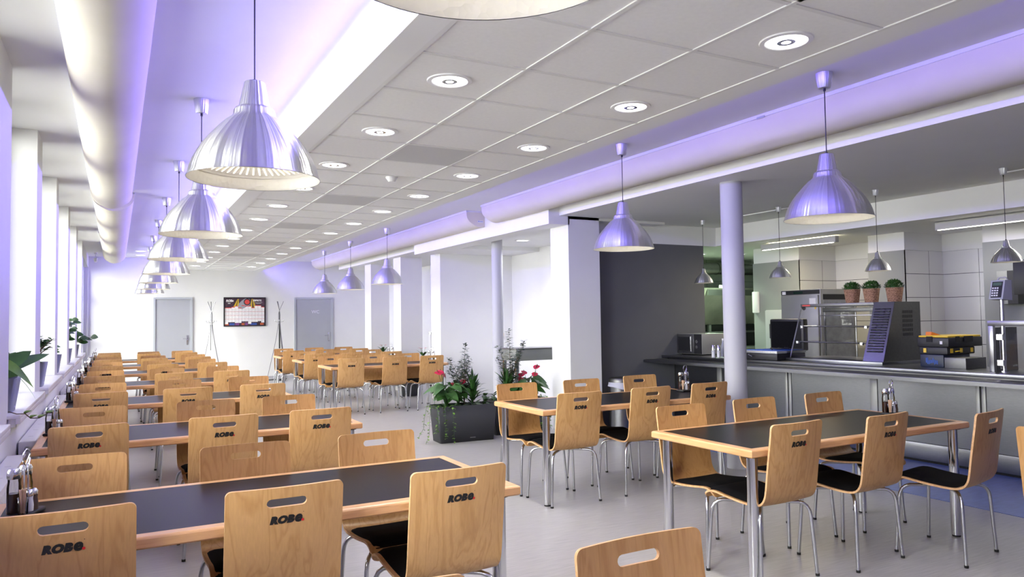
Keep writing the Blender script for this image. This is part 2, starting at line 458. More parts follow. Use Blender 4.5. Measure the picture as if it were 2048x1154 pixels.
# left wall with its window openings
NEAR = [1.0, 3.2, 5.38, 7.5, 9.62, 11.95, 14.3]
FAR = [2.6, 4.8, 7.05, 9.25, 11.5, 13.75, 16.1]
SILL = 0.905
DY0, DY1, DZ = 16.65, 19.72, 2.80
wl = MB()
wl.box(XW-0.35, XW, Y0, DY0, -0.1, SILL)
ys = [Y0]+[v for pr in zip(NEAR, FAR) for v in pr]+[DY0]
for i in range(0, len(ys), 2):
    wl.box(XW-0.35, XW, ys[i], ys[i+1], SILL, ZH)
wl.box(XW-0.35, XW, DY0, DY1, DZ, ZH)
wl.box(XW-0.35, XW, DY1, YB, -0.1, ZH)
struct(wl.obj('wall_left', M['wall']))
for i, (a, b_) in enumerate(zip(NEAR, FAR)):
    t = struct(thing('window_%d' % (i+1), None, None, (XW-0.30, (a+b_)/2, SILL)))
    w = (b_-a)/2
    h = ZH-SILL
    f = MB()
    for (y0, y1, z0, z1) in ((-w, w, 0, 0.06), (-w, w, h-0.06, h), (-w, -w+0.06, 0.06, h-0.06), (w-0.06, w, 0.06, h-0.06), (-0.03, 0.03, 0.06, h-0.06)):
        f.box(-0.03, 0.03, y0, y1, z0, z1)
    f.obj('window_frame', M['frame_w'], t)
    bx('pane', M['glass'], -0.004, 0.004, -w+0.06, w-0.06, 0.06, h-0.06, t)
    # sill board with a rounded nose and a lip
    s = MB().box(XW-0.26, XW+0.07, a-0.05, b_+0.05, SILL, SILL+0.028, 0, 0.006)
    s.box(XW+0.045, XW+0.07, a-0.05, b_+0.05, SILL-0.03, SILL+0.004, 0, 0.004)
    s.box(XW+0.005, XW+0.045, a-0.03, a-0.0, SILL-0.05, SILL)
    so = s.obj('window_sill', M['sill'], t); so.location = (-(XW-0.30), -(a+b_)/2, -SILL)
# glazed terrace door at the far end of the left wall
t = struct(thing('door_3', None, None, (XW-0.14, (DY0+DY1)/2, 0)))
w = (DY1-DY0)/2
f = MB()
for (y0, y1, z0, z1) in ((-w, w, DZ-0.07, DZ), (-w, -w+0.09, 0, DZ-0.07), (w-0.06, w, 0, DZ-0.07), (-0.05, 0.05, 0, DZ-0.07), (-w+0.09, w-0.09, 0, 0.09), (-w+0.09, w-0.09, 1.02, 1.07), (-w+0.09, w-0.09, 2.05, 2.10)):
    f.box(-0.05, 0.05, y0, y1, z0, z1)
f.obj('door_frame', M['frame_g'], t)
bx('pane', M['glass'], -0.004, 0.004, -w+0.09, w-0.09, 0.09, DZ-0.07, t)
MB().box(0.05, 0.10, -0.02, 0.02, 1.10, 1.22, 0, 0.004).obj('door_handle', M['frame_g'], t)
struct(bx('ground_outside', varied('pale_paving', (0.5, 0.5, 0.48), 0.9), -16, XW-0.36, -12, 30, -0.4, -0.3))

# dropped ceiling panel with tee bars
PX0, PX1 = 1.14, 3.26
GX = [1.293, 1.892, 2.493, 3.093]
GY = [2.1057+0.599*n for n in range(-10, 30) if 2.1057+0.599*n < YB]
pn = MB()
pn.box(PX0, PX1, Y0, YB, ZT, 2.86)
struct(pn.obj('ceiling_panel', M['ctile']))
tr = MB()
tr.box(PX0, GX[0]-0.012, Y0, YB, ZP, ZT); tr.box(GX[3]+0.012, PX1, Y0, YB, ZP, ZT)
tr.box(PX0-0.012, PX0, Y0, YB, ZP, 2.776); tr.box(PX1, PX1+0.012, Y0, YB, ZP, 2.862)
struct(tr.obj('trim_1', M['ceil']))
struct(bx('trim_6', M['lipglow'], PX0-0.012, PX0, Y0, YB, 2.776, 2.862))  # left lip of the panel, with the added glow
tb = MB()
for x in GX:
    tb.box(x-0.012, x+0.012, Y0, YB, ZT-0.006, ZT, 0)
for y in GY:
    for a, b_ in zip(GX[:-1], GX[1:]):
        tb.box(a+0.012, b_-0.012, y-0.012, y+0.012, ZT-0.005, ZT, 0)
struct(tb.obj('trim_2', M['cbar']))
for k, n in enumerate((5, 9, 13, 17, 21)):
    y = 2.1057+0.599*n
    o = bx('ceiling_tile', M['cdark'], GX[1]+0.013, GX[2]-0.013, y+0.013, y+0.587, ZT-0.004, ZT-0.001)
    if k == 0:
        tag(o, 'nearest darker grey tile in the white tiled ceiling', 'ceiling tile', 'grey tiles along the dropped ceiling')
    else:
        tag(o, '%s darker grey tile from the camera in the white tiled ceiling' % ORD[k], 'ceiling tile', 'grey tiles along the dropped ceiling')

# lower ceiling over the serving zone, beams, piers
struct(bx('ceiling_2', M['ceil'], 4.97, 7.85, Y0, 8.13, ZP, ZH))
struct(bx('ceiling_3', M['ceil'], 4.81, 6.69, 7.9, 12.65, 2.735, ZH-0.001))
cb = MB().box(4.81, 5.12, 7.9, 12.65, 2.66, 2.735)
cb.box(5.12, 6.69, 11.33, 12.37, 2.664, 2.735)
struct(cb.obj('trim_3', M['ceil']))
struct(bx('trim_4', M['ceil'], 5.02, 6.69, 12.651, 18.6, 2.775, ZH-0.001))
struct(bx('wall_pier_near', M['wall'], 5.10, 5.58, 7.9, 8.34, 0, 2.77))
struct(bx('wall_pier_middle', M['wall'], 5.20, 5.67, 12.37, 12.82, 0, 2.80))
struct(bx('wall_pier_far', M['wall'], 5.19, 5.66, 14.45, 14.90, 0, 2.80))
struct(bx('wall_pier_end', M['wall'], 5.20, 5.64, 16.50, 16.96, 0, 2.80))
struct(bx('wall_alcove', M['wall'], 5.67, 6.69, 12.376, 12.82, 0, 2.80))
struct(bx('wall_right', M['wall'], 6.69, 6.9, 8.33, YB, -0.1, ZH))
# dark wall beside the counter, white bulkhead above it
struct(bx('wall_dark', M['darkwall'], 5.58, 7.60, 8.13, 8.33, 0, 2.494))
struct(bx('trim_5', M['ceil'], 5.58, 7.86, 8.13, 8.33, 2.494, ZP))
# kitchen ceiling, its edge is the bulkhead along the counter
struct(bx('ceiling_4', M['ceil'], 7.85, 13.2, Y0, 10.4, 2.50, ZP+0.2))
struct(bx('ceiling_5', M['ceil'], 6.9, 7.86, 8.33, 10.4, 2.50, ZP+0.2))
# kitchen walls: white piers with grey panels, tiled niches between them
XA_, XR_ = 8.82, 9.62
kw = MB()
kw.box(XA_+0.01, 13.0, 7.46, 8.33, 0, 2.5)
kw.box(XA_+0.01, XR_+0.3, 5.82, 6.33, 0, 2.5)
kw.box(XA_+0.01, XR_+0.3, Y0, 4.86, 0, 2.5)
kw.box(XR_+0.01, XR_+0.3, 4.86, 5.82, 0, 2.5)
kw.box(XR_+0.01, XR_+0.3, 6.33, 7.46, 0, 2.5)
struct(kw.obj('wall_kitchen', M['wall']))
gp = MB()
gp.box(XA_, XA_+0.01, 7.45, 8.34, 0, 2.27); gp.box(XA_, XA_+0.01, 5.81, 6.33, 0, 2.27); gp.box(XA_, XA_+0.01, Y0, 4.86, 0, 2.27)
struct(gp.obj('wall_kitchen_panels', M['greypanel']))
t1 = MB(); t1.box(XA_, XR_, 7.45, 7.46, 0, 2.27); t1.box(XA_, XR_, 5.81, 5.82, 0, 2.27)
struct(t1.obj('wall_kitchen_tiles_front', M['tx']))
t2 = MB(); t2.box(XR_, XR_+0.01, 4.86, 5.81, 0, 2.27)
struct(bx('wall_kitchen_tiles_niche', M['ty2'], XR_, XR_+0.01, 6.33, 7.45, 0, 2.27))
struct(t2.obj('wall_kitchen_tiles_side', M['ty']))
struct(bx('wall_cooking_back', M['greenwall'], 6.9, 13.2, 10.2, 10.4, 0, 2.5))
struct(bx('wall_cooking_right', M['wall'], 13.0, 13.2, 7.46, 10.2, 0, 2.5))
# skirting
sk = MB()
sk.box(XW, 0.78, YB-0.015, YB, 0, 0.07); sk.box(1.70, 4.11, YB-0.015, YB, 0, 0.07); sk.box(5.21, 6.69, YB-0.015, YB, 0, 0.07)
struct(sk.obj('baseboard_back', M['base']))
struct(bx('baseboard_left', M['base'], XW, XW+0.015, Y0, DY0, 0, 0.07))
struct(bx('baseboard_alcove', M['base'], 5.67, 6.69, 12.361, 12.376, 0, 0.07))

# doors in the back wall
def text_mesh(s, size, name, offset=0.0, shear=0.0, extrude=0.0006, align='LEFT', space=1.0):
    cu_ = bpy.data.curves.new(name, 'FONT')
    cu_.body = s; cu_.size = size; cu_.offset = offset; cu_.shear = shear; cu_.extrude = extrude
    cu_.align_x = align; cu_.space_character = space; cu_.resolution_u = 3
    o = bpy.data.objects.new(name, cu_); COL.objects.link(o)
    bpy.context.view_layer.update()
    dg = bpy.context.evaluated_depsgraph_get()
    me = bpy.data.meshes.new_from_object(o.evaluated_get(dg), depsgraph=dg)
    bpy.data.objects.remove(o, do_unlink=True); bpy.data.curves.remove(cu_)
    return me

def text_obj(s, size, name, mtl, parent, loc, rot=(PI/2, 0, 0), **kw):
    me = text_mesh(s, size, name, **kw)
    me.materials.clear(); me.materials.append(mtl)
    o = bpy.data.objects.new(name, me); COL.objects.link(o)
    o.parent = parent; o.location = loc; o.rotation_euler = rot
    return o

M['sign'] = mat('pale_sign_print', (0.75, 0.76, 0.80), 0.5)
for i, (x0, x1, wc) in enumerate(((0.80, 1.675, False), (4.135, 5.165, True))):
    t = struct(thing('door_%d' % (i+1), None, None, (0, YB, 0)))
    f = MB()
    f.box(x0, x0+0.045, -0.03, 0.0, 0, 2.10); f.box(x1-0.045, x1, -0.03, 0.0, 0, 2.10); f.box(x0+0.045, x1-0.045, -0.03, 0.0, 2.055, 2.10)
    f.box(x0+0.045, x0+0.06, -0.018, 0.0, 0, 2.055); f.box(x1-0.06, x1-0.045, -0.018, 0.0, 0, 2.055)
    f.obj('door_frame', M['frame_g'], t)
    bx('door_leaf', M['door'], x0+0.06, x1-0.06, -0.012, 0.0, 0.01, 2.05, t)
    h = MB().box(x1-0.135, x1-0.095, -0.020, -0.012, 0.93, 1.17, 0, 0.003)
    h.tube([(x1-0.115, -0.018, 1.09), (x1-0.115, -0.06, 1.09), (x1-0.13, -0.065, 1.09), (x1-0.235, -0.065, 1.085)], 0.009, 8)
    h.cyl((x1-0.115, -0.014, 1.0), 0.012, -0.012, 0.0, 12, 0, 'y')
    h.obj('door_handle', M['satin'], t)
    if wc:
        text_obj('WC', 0.12, 'door_sign', M['sign'], t, ((x0+x1)/2-0.06, -0.0135, 1.68), extrude=0.0008)
# ------------------------------------------------------------------ chairs
def catmull(pts, n):
    out = []
    P = [pts[0]]+list(pts)+[pts[-1]]
    for i in range(1, len(P)-2):
        for k in range(n):
            t = k/n
            out.append(tuple(0.5*((2*P[i][j])+(-P[i-1][j]+P[i+1][j])*t+(2*P[i-1][j]-5*P[i][j]+4*P[i+1][j]-P[i+2][j])*t*t+(-P[i-1][j]+3*P[i][j]-3*P[i+1][j]+P[i+2][j])*t**3) for j in range(len(pts[0]))))
    out.append(tuple(pts[-1]))
    return out

HW = 0.205          # half width of the shell
PROF = [(0.232, 0.412), (0.222, 0.436), (0.195, 0.452), (0.15, 0.457), (0.07, 0.447), (-0.02, 0.438), (-0.10, 0.434), (-0.155, 0.438), (-0.190, 0.455), (-0.212, 0.490), (-0.222, 0.54), (-0.232, 0.62), (-0.246, 0.72), (-0.258, 0.80), (-0.268, 0.885)]
_pf = catmull(PROF, 6)
_cum = [0.0]
for a, b_ in zip(_pf[:-1], _pf[1:]):
    _cum.append(_cum[-1]+math.dist(a, b_))
SLEN = _cum[-1]
def prof_at(s):
    s = max(0, min(SLEN, s))
    for i in range(len(_cum)-1):
        if s <= _cum[i+1]+1e-9:
            t = (s-_cum[i])/(_cum[i+1]-_cum[i])
            return (_pf[i][0]*(1-t)+_pf[i+1][0]*t, _pf[i][1]*(1-t)+_pf[i+1][1]*t)
    return _pf[-1]
def shell_pt(x, s, off=0.0):
    y, z = prof_at(s)
    y0, z0 = prof_at(s-0.004); y1, z1 = prof_at(s+0.004)
    ty, tz = y1-y0, z1-z0
    l = math.hypot(ty, tz)
    ny, nz = tz/l, -ty/l      # towards the sitter / upward
    back = max(0.0, min(1.0, (z-0.50)/0.15)) if s > SLEN*0.5 else 0.0
    sag = -0.020*back*(1-(x/HW)**2)
    dip = -0.006*(1-(x/HW)**2)*(1 if (s < SLEN*0.5 and s > 0.06) else 0)
    return Vector((x, y+sag+ny*off, z+dip+nz*off))

SLC = SLEN-0.0545   # slot centre along the shell
SR, SCX = 0.0155, 0.054
def make_shell():
    T = 0.0055
    th = [-90, -60, -30, 0, 30, 60, 90]
    rows = []
    s = 0.0
    for v in (0, 0.006, 0.014, 0.024, 0.036, 0.05, 0.065): rows.append(v)
    s = 0.065
    bend_end = SLEN-0.40
    while s < bend_end: s += 0.017; rows.append(s)
    n = 12
    base = rows[-1]
    lim = SLC-SR-0.010
    for k in range(1, n+1): rows.append(base+(lim-base)*k/n)
    slot_rows = {}
    for a in th:
        rows.append(SLC+SR*math.sin(math.radians(a))); slot_rows[len(rows)-1] = a
    for v in (0.026, 0.020, 0.014, 0.008, 0.004, 0.0015, 0.0): rows.append(SLEN-v)
    cols = [-HW, -HW+0.004, -HW+0.012, -HW+0.03, -0.145, -0.115, -0.09, -0.074, -0.063, -0.036, -0.018, 0.0]
    cols = cols+[-c for c in cols[:-1]][::-1]
    jl, jr = 8, len(cols)-9        # slot boundary columns
    def hw(s):
        r = 0.022
        if s > SLEN-r: d = s-(SLEN-r); return HW-r+math.sqrt(max(0, r*r-d*d))
        r = 0.03
        if s < r: d = r-s; return HW-r+math.sqrt(max(0, r*r-d*d))
        return HW
    vs = []; nr, nc = len(rows), len(cols)
    for side in (1, -1):
        for i, s in enumerate(rows):
            h = hw(s)
            for j, x in enumerate(cols):
                if i in slot_rows and j in (jl, jr):
                    x = math.copysign(SCX+SR*math.cos(math.radians(slot_rows[i])), x)
                if abs(x) > HW-0.034:
                    k = (abs(x)-(HW-0.034))/0.034
                    x = math.copysign(HW-0.034+(h-HW+0.034)*k, x)
                vs.append(shell_pt(x, s, side*T))
    N = nr*nc
    fs = []; mi = []
    def removed(i, j): return i in slot_rows and (i+1) in slot_rows and jl <= j < jr
    def idx(i, j, o=0): return o*N+i*nc+j
    ex = {}
    for i in range(nr-1):
        for j in range(nc-1):
            if removed(i, j): continue
            q = (idx(i, j), idx(i, j+1), idx(i+1, j+1), idx(i+1, j))
            fs.append(q); mi.append(0)
            fs.append(tuple(N+a for a in q[::-1])); mi.append(0)
            for a, b_ in zip(q, q[1:]+q[:1]):
                if (b_, a) in ex: del ex[(b_, a)]
                else: ex[(a, b_)] = 1
    for (a, b_) in ex:
        fs.append((b_, a, a+N, b_+N)); mi.append(1)
    mb = MB()
    mb.v = vs; mb.f = fs; mb.m = mi; mb.sm = [m_ == 0 for m_ in mi]
    return mb

def make_chair():
    t = thing('dining_chair', 'beech plywood chair', 'chair')
    me = make_shell().mesh('shell', [M['wood'], M['woodedge']])
    o = bpy.data.objects.new('shell', me); COL.objects.link(o); o.parent = t
    # cushion
    mb = MB()
    s0, s1 = 0.028, 0.395
    ns, nx = 16, 12
    vs = []
    for lay in (0, 1):
        for i in range(ns+1):
            s = s0+(s1-s0)*i/ns
            for j in range(nx+1):
                u = -1+2*j/nx
                e = min(1.0, min(i, ns-i)/2.0, min(j, nx-j)/1.5)
                cr_ = 0.94 if i in (0, ns) else 1.0
                x = u*0.186*cr_
                off = 0.0058 if lay == 0 else 0.0062+0.021*math.sqrt(max(0.0, e))*(0.92+0.08*math.cos(u*2))
                vs.append(shell_pt(x, s, off))
    W = nx+1; N = (ns+1)*W
    fs = []
    for i in range(ns):
        for j in range(nx):
            q = (i*W+j, i*W+j+1, (i+1)*W+j+1, (i+1)*W+j)
            fs.append(q[::-1]); fs.append(tuple(N+a for a in q))
    for i in range(ns):
        for j in (0, nx):
            fs.append((i*W+j, (i+1)*W+j, N+(i+1)*W+j, N+i*W+j))
    for j in range(nx):
        for i in (0, ns):
            fs.append((i*W+j, i*W+j+1, N+i*W+j+1, N+i*W+j))
    mb.add(vs, fs, 0, True)
    mb.obj('seat_cushion', M['cushion'], t)
    # legs: bent tubes meeting crosswise under the seat
    for sx in (-1, 1):
        for sy in (-1, 1):
            path = [(0.225, 0.195, 0.010), (0.206, 0.178, 0.33), (0.201, 0.174, 0.362), (0.192, 0.166, 0.385), (0.176, 0.152, 0.401), (0.155, 0.134, 0.409), (0.03, 0.024, 0.410)]
            lg = MB().tube([(sx*a, sy*b_, c) for a, b_, c in path], 0.0102, 10)
            lo = lg.obj('leg', M['satin'], t)
            ft = MB().cyl((sx*0.2253, sy*0.1953, 0), 0.0118, 0.0, 0.014, 10)
            ft.obj('foot', M['rubber'], lo)
    pl = MB().box(-0.05, 0.05, -0.04, 0.04, 0.419, 0.428, 0, 0.003)
    for sx in (-1, 1):
        for sy in (-1, 1):
            pl.cyl((sx*0.105, sy*0.09, 0), 0.012, 0.412, 0.436, 10)
    pl.obj('mounting_plate', M['rubber'], t)
    return t

def wrap_to_back(me, x0, z0, off):
    """lay flat text (x right, y up) on the outside of the backrest"""
    for v in me.vertices:
        x, yv = v.co.x+x0, v.co.y+z0
        # find s for this height
        lo, hi = SLEN*0.5, SLEN
        for _ in range(24):
            md = (lo+hi)/2
            if prof_at(md)[1] < yv: lo = md
            else: hi = md
        p = shell_pt(x, lo, -(off+max(0, v.co.z)*0.5))
        v.co = p
    me.update()

def subdiv_mesh(me, cuts=1):
    bm = bmesh.new(); bm.from_mesh(me)
    bmesh.ops.triangulate(bm, faces=bm.faces)
    bm.to_mesh(me); bm.free()

def logo_meshes():
    def get(s, size, off, shear):
        me = text_mesh(s, size, 'logo', offset=off, shear=shear, extrude=0.0003, space=1.12)
        subdiv_mesh(me)
        return me
    a = get('ROB', 0.0345, 0.0030, 0.22)
    wa = max(v.co.x for v in a.vertices)-min(v.co.x for v in a.vertices)
    e = get('e', 0.0475, 0.0036, 0.18)
    bm = bmesh.new()
    lx = min(v.co.x for v in a.vertices); 
    for v in a.vertices: v.co.x = (v.co.x-lx)*1.10
    wa = max(v.co.x for v in a.vertices)
    ex = min(v.co.x for v in e.vertices)
    for v in e.vertices: v.co.x += wa+0.001-ex; v.co.y += 0.0
    bm.from_mesh(a); bm.from_mesh(e)
    r = 0.0016
    W = max(v.co.x for v in e.vertices)
    me = bpy.data.meshes.new('logo')
    bmesh.ops.create_circle(bm, cap_ends=True, radius=0.0014, segments=10, matrix=Matrix.Translation((W+0.0035, 0.0315, 0.0003)))
    bm.to_mesh(me); bm.free()
    return me, W
logo_me, LW = logo_meshes()
LX = -LW/2-0.002
dot_mb = MB(); dot_mb.lathe([(0.0001, 0.0004), (0.0048, 0.0004)], 18, (LW+0.0015, 0.0022, 0))
dot_me = dot_mb.mesh('logo_dot', M['red'])
LOGO_Z = 0.7585
wrap_to_back(logo_me, LX, LOGO_Z, 0.0064)
wrap_to_back(dot_me, LX, LOGO_Z, 0.0066)
logo_me.materials.append(M['ink'])

chair0 = make_chair()
for nm, me in (('logo', logo_me), ('logo_dot', dot_me)):
    o = bpy.data.objects.new(nm, me); COL.objects.link(o); o.parent = chair0
# the logo prints are mirrored unless seen from behind: x runs to the left there
used_chair = [False]
def chair(xc, yback, side, label, group, rz=0.0):
    """side 'near': its back is towards the camera (faces +y); side 'far': faces the camera"""
    base = 0.0 if side == 'near' else PI
    ang = base+rz
    # the shell top sits 0.268 behind the middle of the feet
    bxv = Vector((0, -0.268, 0)); bxv.rotate(Matrix.Rotation(ang, 3, 'Z'))
    loc = (xc-bxv.x, yback-bxv.y, 0)
    if not used_chair[0]:
        used_chair[0] = True
        chair0.location = loc; chair0.rotation_euler = (0, 0, ang); chair0['label'] = label; chair0['group'] = group
        return chair0
    return dup(chair0, loc, ang, label, group)

# ------------------------------------------------------------------ tables
TH, TW = 0.75, 0.83
def make_table(L):
    t = thing('dining_table', 'table', 'table')
    e = 0.052
    # beech frame with mitred rails, then the black laminate set into it
    mb = MB()
    z0, z1, b_ = TH-0.042, TH, 0.007
    def ring(ins, z):
        return [(ins, ins, z), (L-ins, ins, z), (L-ins, TW-ins, z), (ins, TW-ins, z)]
    rings = [ring(e, z0), ring(0.006, z0), ring(0.0, z0+0.006), ring(0.0, z1-0.008), ring(0.003, z1-0.003), ring(0.009, z1), ring(e, z1)]
    vs = [p for r in rings for p in r]
    for i in range(len(rings)-1):
        for k in range(4):
            k2 = (k+1) % 4
            mb.add([rings[i][k], rings[i][k2], rings[i+1][k2], rings[i+1][k]], [(0, 1, 2, 3)], 0 if k in (0, 2) else 1)
    mb.box(e-0.001, L-e+0.001, e-0.001, TW-e+0.001, z0+0.002, z1-0.004, 0)
    top = mb.obj('tabletop', [M['woodx'], M['woody']], t)
    bx('laminate_inlay', M['laminate'], e, L-e, e, TW-e, z1-0.004, z1-0.0004, top)
    for x in (0.07, L-0.07):
        for y in (0.07, TW-0.07):
            l = MB().cyl((x, y, 0), 0.030, 0.012, z0-0.006, 20)
            lo = l.obj('leg', M['chrome'], t)
            MB().cyl((x, y, 0), 0.026, 0.0, 0.012, 20).obj('foot', M['rubber'], lo)
            MB().cyl((x, y, 0), 0.045, z0-0.008, z0, 20).obj('leg_bracket', M['rubber'], lo)
    return t
TL = 1.97
table0 = make_table(TL)
used_table = [False]
def table(x, y, label, group, rz=0.0):
    if not used_table[0]:
        used_table[0] = True
        table0.location = (x, y, 0); table0['label'] = label; table0['group'] = group
        return table0
    return dup(table0, (x, y, 0), rz, label, group)

LEFT_Y = [2.80, 5.10, 7.40, 9.60, 11.86, 13.90, 16.08]
GL, GR = 'tables along the window side', 'tables on the aisle side'
NEARB = [2.70, 4.95, 7.24, 9.49, 11.70, 13.78, 16.0]
FARB = [3.74, 6.00, 8.32, 10.53, 12.85, 14.83, 17.02]
CX = {0: [(-0.14, 0.54, 1.20), (-0.155, 0.555, 1.205)]}
rng = random.Random(3)
for i, y in enumerate(LEFT_Y):
    nm = 'nearest window-side table' if i == 0 else ('farthest window-side table' if i == 6 else '%s window-side table' % ORD[i])
    table(-0.43, y, ('black-topped table with beech edge, %s' % nm) if i else 'black-topped beech-edged table nearest the camera on the window side', GL)
    for side in ('near', 'far'):
        if i == 0: xs = CX[0][0 if side == 'near' else 1]
        elif i == 1: xs = (-0.13, 0.605, 1.215)
        else: xs = (-0.105, 0.59+rng.uniform(-0.02, 0.02), 1.25+rng.uniform(-0.02, 0.02))
        for k, x in enumerate(xs):
            where = ('window end', 'middle', 'aisle end')[k]
            what = 'printed-back beech chair' if side == 'near' else 'front-facing beech chair'
            yy = (NEARB if side == 'near' else FARB)[i]
            if i == 0 and side == 'far' and k == 0: yy = 3.82
            if i == 0 and side == 'near': yy += (0.04, 0.015, -0.015)[k]
            dr = rng.uniform(-0.02, 0.02)
            chair(x, yy+rng.uniform(-0.01, 0.01), side, '%s, %s of the %s' % (what, where, nm), 'chairs at the window-side tables', dr)

RT = [('nearest aisle-side table', 2.97, 2.85), ('aisle-side table left of the round column', 2.915, 4.92), ('aisle-side table beyond the flower planters', 2.93, 11.33), ('second aisle-side table beyond the planters', 2.95, 13.45), ('farthest aisle-side table, near the WC door', 2.96, 15.40)]
RC = [
    dict(near=[(3.26, 2.80, 0.03), (3.95, 2.74, 0.07), (4.545, 2.50, 0.165)], far=[(3.265, 3.74, 0.0), (3.955, 3.765, 0.02), (4.64, 3.74, 0.03)]),
    dict(near=[(3.20, 4.83, -0.01), (3.915, 4.84, 0.0), (4.58, 4.86, 0.0)], far=[(3.185, 5.83, 0.0), (3.88, 5.83, 0.02), (4.61, 5.88, 0.02)]),
    dict(near=[(3.22, 11.22, -0.02), (3.93, 11.22, 0), (4.55, 11.2, 0)], far=[(3.15, 12.25, 0), (3.91, 12.28, 0), (4.52, 12.23, 0)]),
    dict(near=[(3.16, 13.25, 0), (3.78, 13.1, 0), (4.55, 13.2, 0)], far=[(3.19, 14.37, 0), (3.82, 14.36, 0), (4.56, 14.38, 0)]),
    dict(near=[(3.15, 15.1, 0), (3.84, 15.3, 0), (4.52, 15.2, 0)], far=[(3.20, 16.33, 0), (3.87, 16.4, 0), (4.50, 16.32, 0)]),
]
for i, (nm, x, y) in enumerate(RT):
    table(x, y, 'black-topped table with beech edge, %s' % nm, GR)
    for side in ('near', 'far'):
        for k, (cx, cyb, dr) in enumerate(RC[i][side]):
            where = ('left end', 'middle', 'right end')[k]
            what = 'printed-back beech chair' if side == 'near' else 'front-facing beech chair'
            chair(cx, cyb, side, '%s, %s of the %s' % (what, where, nm), 'chairs at the aisle-side tables', dr)
# chairs of the row in front of the camera
chair(1.225, 1.575, 'far', 'beech chair facing the camera, its top cut off by the bottom edge right of centre', 'chairs in the front row')
chair(0.51, 1.565, 'far', 'beech chair of which only the top edge shows at the bottom edge of the photo', 'chairs in the front row')
chair(4.055, 1.90, 'near', 'beech chair turned sideways at the right edge of the photo', 'chairs in the front row', -PI/2)

# ------------------------------------------------------------------ condiment sets
M['oil'] = mat('golden_oil', (0.45, 0.25, 0.03), 0.15)
M['vinegar'] = mat('dark_vinegar', (0.03, 0.01, 0.006), 0.15)
M['salt'] = mat('white_salt', (0.8, 0.8, 0.8), 0.6)
M['pick'] = mat('toothpick_wood', (0.72, 0.50, 0.33), 0.7)
def make_caddy():
    t = thing('condiment_set', 'set', 'condiment set')
    mb = MB().box(-0.075, 0.075, -0.045, 0.045, 0.0, 0.018, 0, 0.008)
    mb.obj('base', M['black'], t)
    h = MB()
    pts = [(0.0, -0.012, 0.012), (0.0, -0.012, 0.19)]+[(0.0, -0.028*math.cos(a)*0+ -0.0 + 0.028*math.sin(-PI/2+a)*1.0+0.0, 0.205+0.028+0.028*math.sin(a-PI/2)) for a in [0.0]]
    pts = [(0.005, -0.010, 0.012), (0.005, -0.010, 0.175)]
    for k in range(13):
        a = -0.42*PI+k/12*1.84*PI
        pts.append((0.005+0.026*math.sin(a)*-1, -0.004, 0.218-0.030*math.cos(a)))
    pts += [(0.005, 0.004, 0.175), (0.005, 0.004, 0.012)]
    h.tube(pts, 0.0025, 7)
    h.obj('wire_handle', M['chrome'], t)
    for (x, y, mt_) in ((-0.038, 0.018, 'vinegar'), (0.045, 0.018, 'oil')):
        b1 = MB().lathe([(0.001, 0.018), (0.0225, 0.018), (0.0235, 0.03), (0.0235, 0.115), (0.020, 0.135), (0.0205, 0.150)], 18, (x, y, 0))
        bo = b1.obj('bottle', M['glass'], t)
        b1 = MB().lathe([(0.001, 0.020), (0.0205, 0.020), (0.0215, 0.03), (0.0215, 0.092), (0.001, 0.093)], 18, (x, y, 0))
        b1.obj('liquid', M[mt_], bo)
        MB().lathe([(0.0215, 0.146), (0.0235, 0.150), (0.0235, 0.172), (0.018, 0.182), (0.001, 0.184)], 18, (x, y, 0)).obj('cap', M['chrome'], bo)
    for (x, y, mt_) in ((-0.008, -0.022, 'salt'), (0.018, -0.026, 'vinegar')):
        s = MB().lathe([(0.001, 0.018), (0.0135, 0.018), (0.0145, 0.04), (0.0115, 0.062), (0.0125, 0.075)], 14, (x, y, 0))
        so = s.obj('shaker', M['salt'] if mt_ == 'salt' else M['stem'], t)
        MB().lathe([(0.0135, 0.074), (0.0135, 0.088), (0.007, 0.097), (0.001, 0.099)], 14, (x, y, 0)).obj('lid', M['chrome'], so)
    x, y = -0.055, -0.022
    g = MB().lathe([(0.001, 0.02), (0.017, 0.02), (0.0185, 0.075), (0.0195, 0.078)], 16, (x, y, 0)).obj('toothpick_glass', M['glass'], t)
    r_ = random.Random(1)
    tp = MB()
    for k in range(26):
        a, q = r_.uniform(0, 2*PI), r_.uniform(0.002, 0.012)
        bxx, byy = x+q*math.cos(a)*0.7, y+q*math.sin(a)*0.7
        tp.tube([(bxx, byy, 0.022), (bxx+q*0.5*math.cos(a), byy+q*0.5*math.sin(a), 0.108)], 0.0014, 4)
    tp.obj('toothpicks', M['pick'], g)
    return t
cad0 = make_caddy()
cads = [(-0.30, 3.36, 'condiment set at the window end of the nearest window-side table')]
for i in range(1, 7):
    cads.append((-0.345, LEFT_Y[i]+0.60, 'condiment set at the window end of the %s' % (('%s window-side table' % ORD[i]) if i < 6 else 'farthest window-side table')))
cads += [(4.85, 3.34, 'condiment set at the right end of the nearest aisle-side table'), (4.80, 5.43, 'condiment set at the right end of the table beside the round column'),
         (4.81, 11.85, 'condiment set on the aisle-side table beyond the planters'), (4.80, 13.95, 'condiment set beside a flower pot on the second table beyond the planters')]
for i, (x, y, lab) in enumerate(cads):
    rz_ = PI if x < 0 else 0.0
    if i == 0:
        cad0.location = (x, y, TH); cad0.rotation_euler = (0, 0, 1.2); cad0['label'] = lab; cad0['group'] = 'condiment sets on the tables'
    else:
        dup(cad0, (x, y, TH), 1.2 if x < 0 else 0.15, lab, 'condiment sets on the tables')
